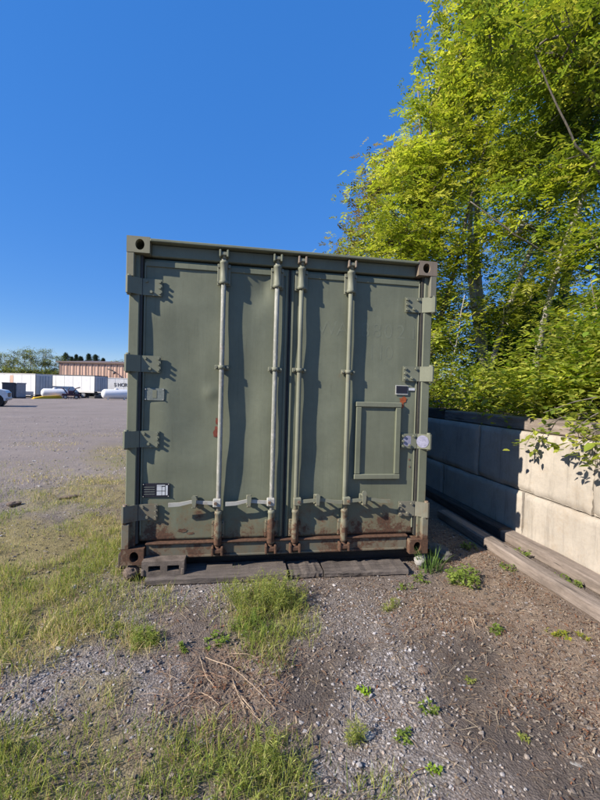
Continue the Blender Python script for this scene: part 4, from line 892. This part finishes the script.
# overhanging sprig in front of the wall
sp_ = tag(empty('overhanging_sprig', (2.9, .25, 1.25)), 'leafy sprig hanging over the sunlit wall blocks', 'branch')
tips = [((2.9, .25, 1.3), (2.6, -.02, 1.28), (2.32, -.2, 1.12)), ((2.75, .05, 1.33), (2.4, .2, 1.18), (2.28, .22, 1.0)), ((2.9, -.1, 1.35), (2.5, -.28, 1.2), (2.3, -.42, .96)), ((2.9, -.2, 1.4), (2.45, -.5, 1.25), (2.25, -.62, 1.05))]
cts = []
for P in tips:
    P = [Vector(p_)-Vector((2.9, .25, 1.25)) for p_ in P]; MB().tube([P[0], P[0].lerp(P[1], .5)+Vector((0, 0, .03)), P[1], P[1].lerp(P[2], .55)+Vector((0, 0, .02)), P[2]], [.007, .006, .005, .0035, .002], 5).build('twig', 'bark', sp_)
    for t in np.linspace(.1, 1, 9): q_ = P[1].lerp(P[2], t); cts.append((q_.x+random.gauss(0, .035), q_.y+random.gauss(0, .05), q_.z+random.gauss(0, .035)))
v, f, t = sprays(np.array(cts), LT+[(.16, .22, .03)], 'simple', .9); fastmesh('leaves', v, f, 'leaf', sp_, t)

sp2 = tag(empty('overhanging_sprig', (2.9, -.7, 1.4)), 'leafy branch reaching over the near wall end, throwing leaf shadows', 'branch')
cts = []
for P in [((2.95, -.7, 1.3), (2.4, -.5, 1.5), (1.95, -.35, 1.34)), ((2.95, -.75, 1.3), (2.3, -.65, 1.45), (1.9, -.62, 1.2)), ((2.95, -.7, 1.3), (2.4, -.6, 1.35), (2.05, -.5, 1.08)), ((2.95, -.8, 1.3), (2.4, -.85, 1.4), (2.0, -.8, 1.15))]:
    P = [Vector(p_)-Vector((2.9, -.7, 1.4)) for p_ in P]; MB().tube([P[0], P[0].lerp(P[1], .5)+Vector((0, 0, .04)), P[1], P[1].lerp(P[2], .55)+Vector((0, 0, .02)), P[2]], [.009, .008, .006, .004, .002], 5).build('twig', 'bark', sp2)
    for t in np.linspace(.05, 1, 11): q_ = P[1].lerp(P[2], t); cts.append((q_.x+random.gauss(0, .05), q_.y+random.gauss(0, .06), q_.z+random.gauss(0, .05)))
v, f, t = sprays(np.array(cts), LT+[(.16, .22, .03)], 'simple', 1.0); fastmesh('leaves', v, f, 'leaf', sp2, t)
# ------------------------------------------------------------------ the far side of the lot
def RV(a): return Vector((math.cos(a), math.sin(a)))
def trailer(label, corner, ang, L, W, H, z0, rib=.6, roof=False, parts=()):
    """box trailer: near right bottom corner at `corner`, long side running left"""
    t = tag(empty('box_trailer', (corner[0], corner[1], 0), ang), label, 'trailer')
    MB().box(-L, 0, 0, W, z0, z0+H, .02).build('body', 'white_paint', t)
    MB().box(-L-.03, .03, -.03, W+.03, z0+H-.02, z0+H+.09, .01).build('roof_rail', 'trim_dark' if roof else 'white_dirty', t)
    MB().box(-L, -.02, -.025, 0.03, z0-.16, z0+.08, .01).build('bottom_rail', 'white_dirty', t)
    # doors at the right end
    for k in (0, 1): MB().box(0, .035, .06+k*W/2, W/2-.03+k*W/2, z0+.08, z0+H-.1, .008).build('door', 'trailer_end', t)
    for k in (0, 1): MB().box(.0, .045, (0, W-.06)[k], (.06, W)[k], z0-.1, z0+H, .008).build('end_post', 'trim_dark', t)
    for k in (.25, .42, .58, .75): MB().tube([(.06, W*k, z0+.1), (.06, W*k, z0+H-.15)], .02, 6).build('locking_bar', 'trailer_end', t)
    x = -rib
    while x > -L: MB().box(x-.012, x+.012, -.012, .0, z0+.09, z0+H-.03).build('seam', 'white_dirty', t); x -= rib*2
    MB().box(-.05, .03, .1, W-.1, z0-.62, z0-.4, .01).build('rear_bumper', 'trim_dark', t) if z0 > .7 else None
    MB().box(-L+.2, -.2, .35, W-.35, z0-.3, z0-.155, .01).build('frame', 'trim_dark', t)
    return t
t1 = trailer('white box trailer at the left end of the row, behind the grey totes', (-24.2, 45.0), R(-17), 12, 2.5, 2.35, .35)
MB().box(-4.95, -3.35, -.028, .0, .6, 2.5, .01).build('side_door', 'white_paint', t1); MB().box(-5.05, -4.95, -.04, 0, .55, 2.55, .01).build('side_door_frame', 'tote_grey', t1); MB().box(-3.35, -2.9, -.02, 0, .5, 2.55, .005).build('faded_strip', 'tan_sheet', t1)
for k in (-11.5, -6.3, -.8): MB().box(k-.15, k+.15, .4, 2.1, 0, .36, .01).build('support_block', 'trim_dark', t1)
def wheel(parent, x, y, r, w_=.24, zc=None):
    b = MB(); b.tube([(x, y-w_/2, r), (x, y-w_*.42, r), (x, y+w_*.42, r), (x, y+w_/2, r)], [r*.9, r, r, r*.9], 20); o = b.build('wheel', 'tyre', parent)
    b = MB(); b.tube([(x, y-w_/2-.006, r), (x, y-w_/2+.05, r)], [r*.62, r*.55], 16); b.build('rim', 'rim', o)
    b = MB(); b.tube([(x, y-w_/2-.02, r), (x, y-w_/2+.02, r)], r*.18, 8); b.build('hub', 'tote_grey', o); return o
t2 = trailer('white box trailer with a dark roof rail before the tan building', (-18.6, 47.3), R(-17), 7.6, 2.5, 1.95, .85, roof=True)
for k in (-1.6, -2.5): wheel(t2, k, .2, .42); wheel(t2, k, 2.3, .42)
for k in (.3, 2.1): MB().box(-6.6, -6.45, k, k+.12, 0, .72, .01).build('landing_leg', 'trim_dark', t2)
MB().box(-1.2, -.2, .3, 2.2, .0, .25, .01).build('chock', 'trim_dark', t2)
t3 = trailer('white lettered trailer standing right of the others, partly behind container', (-6.5, 52.0), R(-3), 14, 2.5, 2.35, .35)
for i, ch in enumerate('SHORTY'): text(ch, .66, 'lettering', t3, (-11.5+i*.46, -.03, 1.62), (math.pi/2, 0, 0), 'letter', .02)
for k in (-13.3, -7, -.8): MB().box(k-.15, k+.15, .4, 2.1, 0, .36, .01).build('support_block', 'trim_dark', t3)
def tank(label, p_, ang, L, r):
    t = tag(empty('propane_tank', (p_[0], p_[1], 0), ang), label, 'tank', 'white propane tanks'); zc = r+.12; P = []; Rr = []
    for i in range(7): a = math.pi/2*i/6; P.append((-L/2+r*.75*(1-math.cos(a)), 0, zc)); Rr.append(max(.02, r*math.sin(a)))
    Q = [(-x, y, z) for x, y, z in reversed(P)]; MB().tube(P+Q, Rr+Rr[::-1], 24).build('shell', 'tank_white', t)
    b = MB(); b.tube([(0, 0, zc+r-.04), (0, 0, zc+r+.06), (0, 0, zc+r+.12)], [.2, .2, .1], 14); b.build('valve_dome', 'tank_white', t)
    for k in (-L*.28, L*.28): MB().box(k-.05, k+.05, -r*.6, r*.6, 0, .3, .01).build('foot', 'tank_white', t)
tank('white propane tank lying between the two box trailers', G(54.5, 398.3), R(22), 2.65, .5)
tank('white propane tank lying in front of the lettered trailer', G(116, 399.9), R(24), 3.1, .56)
# tan metal building
bd = tag(empty('metal_building', (-27.4, 58.0, 0), R(-9)), 'tan ribbed metal building behind the white trailers', 'building')
Lb, Hb = 34, 4.95
MB().box(0, Lb, 0, 18, 0, Hb).build('wall', 'tan_sheet', bd)
k = 0.15; src = None
while k < 19:
    if src is None: src = MB().poly([(-.06, 0, 0), (-.03, -.06, 0), (.03, -.06, 0), (.06, 0, 0)], (0, 0, Hb-.1)).build('rib', 'tan_sheet', bd, (k, 0, .02))
    else: inst(src, bd, (k, 0, .02))
    k += .46
for k in np.arange(.38, 19, .92): MB().box(k-.05, k+.05, -.012, 0, .05, Hb-.1).build('seam', 'tan_trim', bd)
b = MB(); b.poly([(-.3, -.35, Hb), (-.3, -.35, Hb+.16), (-.3, 9, Hb+1.0), (-.3, 18.3, Hb+.16), (-.3, 18.3, Hb)], (Lb+.6, 0, 0)); b.build('roof', 'tan_trim', bd)
MB().box(-.04, .1, -.08, -.0, 0, Hb, .01).build('corner_trim', 'tan_trim', bd)
MB().tube([(7.2, -.02, 4.2), (7.8, -.3, 4.15), (8.4, -.45, 3.75)], .07, 8).build('wall_lamp_arm', 'trim_dark', bd); MB().tube([(8.3, -.5, 3.8), (8.55, -.55, 3.5)], [.1, .2], 10).build('wall_lamp', 'trim_dark', bd)
MB().box(10.4, 10.65, -.1, 0, 4.0, 4.25, .02).build('wall_box', 'trim_dark', bd)
# yellow boom lying on the gravel
p_ = G(33, 398.9); yb = tag(empty('yellow_beam', (p_[0], p_[1], 0), R(52)), 'long yellow steel plough blade lying on the lot', 'blade')
yb.rotation_euler.z = math.atan2((G(63, 398.6)-p_)[1], (G(63, 398.6)-p_)[0])
b = MB(); b.poly([(0, 0, 0), (.3, 0, .12), (1.3, 0, .3), (3.3, 0, .36), (3.6, 0, .2), (3.6, 0, 0)], (0, .3, 0)); b.build('blade', 'yellow', yb); MB().box(.4, 3.3, .31, .5, .05, .2, .02).build('brace', 'yellow', yb)
# old implement
p_ = G(71, 399); im = tag(empty('farm_implement', (p_[0], p_[1], 0), R(24)), 'dark maroon farm implement parked by the box trailer', 'implement')
wheel(im, -.55, -.3, .22, .18); wheel(im, .5, -.3, .22, .18); wheel(im, -.55, .5, .22, .18); wheel(im, .5, .5, .22, .18)
MB().box(-.9, .9, -.12, .4, .35, .6, .03).build('chassis', 'maroon', im); MB().box(-.3, .25, -.1, .35, .6, .95, .04).build('engine_cover', 'maroon', im)
MB().tube([(-.35, .1, .6), (-.7, .1, 1.1), (-1.0, .1, 1.25)], .06, 8).build('arm', 'maroon', im); MB().tube([(.2, .1, .7), (.45, .1, 1.2), (.9, .1, 1.35)], .06, 8).build('arm', 'maroon', im); MB().tube([(-.3, .1, .95), (-.15, .1, 1.3)], .04, 8).build('exhaust', 'maroon', im)
for k in np.linspace(-.8, .8, 7): MB().tube([(k, -.2, .4), (k, -.35, .2), (k, -.3, .02)], .025, 5).build('tine', 'maroon', im)
# totes
def tote(label, p_, ang, wx, wy, h, mf):
    t = tag(empty('storage_tote', (p_[0], p_[1], 0), ang), label, 'tote', 'storage totes by the trailer'); MB().box(-wx/2, wx/2, -wy/2, wy/2, .12, h, .04).build('body', mf, t)
    MB().box(-wx/2-.03, wx/2+.03, -wy/2-.03, wy/2+.03, h-.1, h+.02, .02).build('lid', mf, t); MB().box(-wx/2, wx/2, -wy/2, wy/2, 0, .115, .01).build('pallet', 'tote_dark', t)
    for k in np.linspace(-wx/2+.15, wx/2-.15, 4): MB().box(k-.03, k+.03, -wy/2-.02, -wy/2, .2, h-.15).build('rib', mf, t)
tote('dark grey tote beside the parked pickup', G(9, 398.2), R(20), 1.05, 1.0, 1.65, 'tote_dark'); tote('light grey tote with a shaded side, right of the dark one', G(17.5, 398.2), R(-18), 1.0, 1.1, 1.65, 'tote_grey')
p_ = G(27.5, 397.8); ct = tag(empty('low_cart', (p_[0], p_[1], 0), R(25)), 'low dark cart standing before the left trailer', 'cart')
MB().box(-.6, .6, -.3, .3, .3, .42, .02).build('deck', 'white_dirty', ct); MB().box(-.55, .55, -.28, .28, .42, .75, .04).build('load', 'white_dirty', ct)
for k in (-.4, .4): wheel(ct, k, -.28, .15, .1); wheel(ct, k, .28, .15, .1)
# pickup, only its nose in view
w0 = G(-5.5, 406.8); pk = tag(empty('pickup_truck', (w0[0], w0[1], 0), R(22)), 'white pickup truck nosing in at the left picture edge', 'truck')
prof = [(.62, .42), (.64, .6), (.62, .88), (.5, 1.06), (.1, 1.13), (-.55, 1.18), (-1.2, 1.78), (-1.5, 1.86), (-2.8, 1.86), (-3.05, 1.78), (-3.15, 1.25), (-4.7, 1.22), (-4.75, .55), (-4.2, .5)]
arch = lambda c_: [(c_+.47*math.cos(a), .38+.47*math.sin(a)) for a in np.linspace(math.pi*1.0, 0, 9)]
low = [(-4.2, .42)]+arch(-3.62)+[(-3.1, .42), (-.6, .42)]+arch(0)
MB().poly([(x, 0, z) for x, z in prof]+[(x, 0, z) for x, z in low], (0, 1.85, 0)).build('body', 'car_paint', pk)
for yy_ in (-.008, 1.845):
    MB().poly([(-.72, yy_, 1.2), (-1.25, yy_, 1.68), (-1.85, yy_, 1.74), (-1.85, yy_, 1.2)], (0, .013, 0)).build('window', 'glass', pk); MB().poly([(-1.95, yy_, 1.2), (-1.95, yy_, 1.74), (-2.8, yy_, 1.72), (-2.95, yy_, 1.2)], (0, .013, 0)).build('window', 'glass', pk)
MB().add([(-.58, .15, 1.215), (-.58, 1.7, 1.215), (-1.19, 1.6, 1.79), (-1.19, .25, 1.79)], [(0, 1, 2, 3)]).build('windscreen', 'glass', pk)
for yy_ in (.03, 1.52): MB().box(.53, .645, yy_, yy_+.3, .72, .92, .03).build('headlight', 'lamp_glass', pk)
MB().box(.57, .655, .4, 1.45, .62, .9, .02).build('grille', 'black', pk); MB().box(.52, .69, .0, 1.85, .4, .58, .03).build('bumper', 'rim', pk)
for yy_ in (.12, 1.73):
    wheel(pk, 0, yy_, .37); wheel(pk, -3.62, yy_, .37)
for c_ in (0, -3.62): MB().tube([(c_, .01, .38), (c_, 1.84, .38)], .44, 18).build('wheel_well', 'black', pk)
MB().tube([(-.3, -.1, 1.25), (-.5, -.12, 1.25)], .09, 8).build('mirror', 'black', pk)
# far trees
FT = [(.17, .2, .05), (.21, .23, .065), (.14, .17, .045), (.26, .26, .09)]
FG = 'sparse spring trees beyond the trailers'
nmz = ['leftmost', 'second from left', 'third from left', 'fourth from left', 'fifth from left', 'sixth from left', 'seventh from left', 'rightmost']
fd = [(-4, 352, 78), (6, 354, 76), (14, 350, 80), (22, 349, 74), (30, 347, 78), (39, 349, 75), (48, 348, 79), (57, 355, 77)]
def dirpx(px, dep): d = cf+(px-300)/FPX*cr; q = CAM+d*dep; return q[0], q[1]
for i, (px, top, dep) in enumerate(fd):
    x, y = dirpx(px, dep); hor = 385+px*.028; H = (hor-top)/FPX*dep+1.44
    bl = [((x+random.uniform(-.8, .8), y, H*.62), (1.4, 1.4, H*.16)), ((x+random.uniform(-1, 1), y, H*.8), (1.2, 1.2, H*.13)), ((x, y, H*.93), (.7, .8, H*.07)), ((x+random.uniform(-1, 1), y, H*.4), (1.6, 1.5, H*.16))]
    tree('spring_tree', 'sparse green tree beyond the trailers, '+nmz[i], 'tree', (x, y, 0), H*.98, (0, 0), .13, bl, 46, 9, FT, 'simple', 'bark', 40+i, 3.2, .42, FG, 2, .03)
for i in range(9):
    x, y = dirpx(-8+i*8.5, 71); 
    tree('hedge_bush', 'green bush in the hedge behind the left trailer, '+(nmz+['ninth from left'])[i if i < 7 else (8 if i == 7 else 7)], 'bush', (x, y, 0), 3.6, (0, 0), .06, [((x, y, 2.6), (1.3, 1.2, 1.5)), ((x+.5, y, 4.0), (.9, .9, .8))], 40, 10, FT+[(.09, .11, .03)], 'simple', 'bark', 60+i, 3.4, .4, 'hedge bushes beyond the trailers', 2, .02)
def conifer(label, px, top, dep, wd):
    x, y = dirpx(px, dep); hor = 385+px*.028; H = (hor-top+2)/FPX*dep+1.44; root = tag(empty('conifer', (x, y, 0)), label, 'tree', 'distant conifers over the building roof')
    MB().tube([(0, 0, 0), (0, 0, H*.95)], [.3, .04], 6).build('trunk', 'bark', root)
    n = 2600; t = rng.random(n)**.8; a = rng.uniform(0, 6.28, n); k0 = rng.uniform(0, 6.28); r_ = wd*(1.02-t)**.8*(.5+.5*np.abs(np.sin(t*rng.uniform(17, 30)+k0)))*(.75+.35*np.sin(a*2+t*9+k0))*np.sqrt(rng.random(n)); c_ = np.stack([r_*np.cos(a), r_*np.sin(a), H*(.25+.75*t)], -1)
    v, f, tt = sprays(c_, [(.045, .07, .045), (.06, .085, .055), (.035, .055, .04)], 'simple', 3.0); fastmesh('crown', v, f, 'leaf', root, tt)
for nm, px, top, wd in (('wide dark conifer at the left end of the building roof', 65, 356, 6.5), ('pointed conifer, second from left over the building', 71, 360, 4.0), ('slender conifer, third from left over the building', 75.5, 357.8, 2.6), ('conifer in the middle of the distant row', 80, 359.5, 5.0), ('tall conifer, fourth from the left over the roof', 88, 356.8, 4.4), ('broad conifer, right of the tall one over roof', 95, 358, 6.5), ('small conifer at the right of the distant row', 102.5, 361.5, 3.0)): conifer(nm, px, top, 115, wd)
x, y = dirpx(121, 100); tree('distant_tree', 'round green tree over the roof beside the container', 'tree', (x, y, 0), 7.8, (0, 0), .25, [((x, y, 7.2), (2.6, 2.4, 1.7)), ((x+2.5, y, 7.0), (2.2, 2, 1.5))], 60, 14, FT+DT, 'simple', 'bark', 90, 4.0, .6, None, 1, .04)
# woods at the horizon
x = rng.uniform(-260, 200, 7600); y = rng.uniform(150, 175, 7600); z = 6.4*rng.random(7600)**.7*(.7+.5*fb(x, y*0, .05))
v, f, t = sprays(np.stack([x, y, z], -1), DT+[(.05, .07, .04)], 'simple', 13); tag(fastmesh('distant_woods', v, f, 'leaf', None, t), 'dark line of woods on the horizon', kind='stuff')
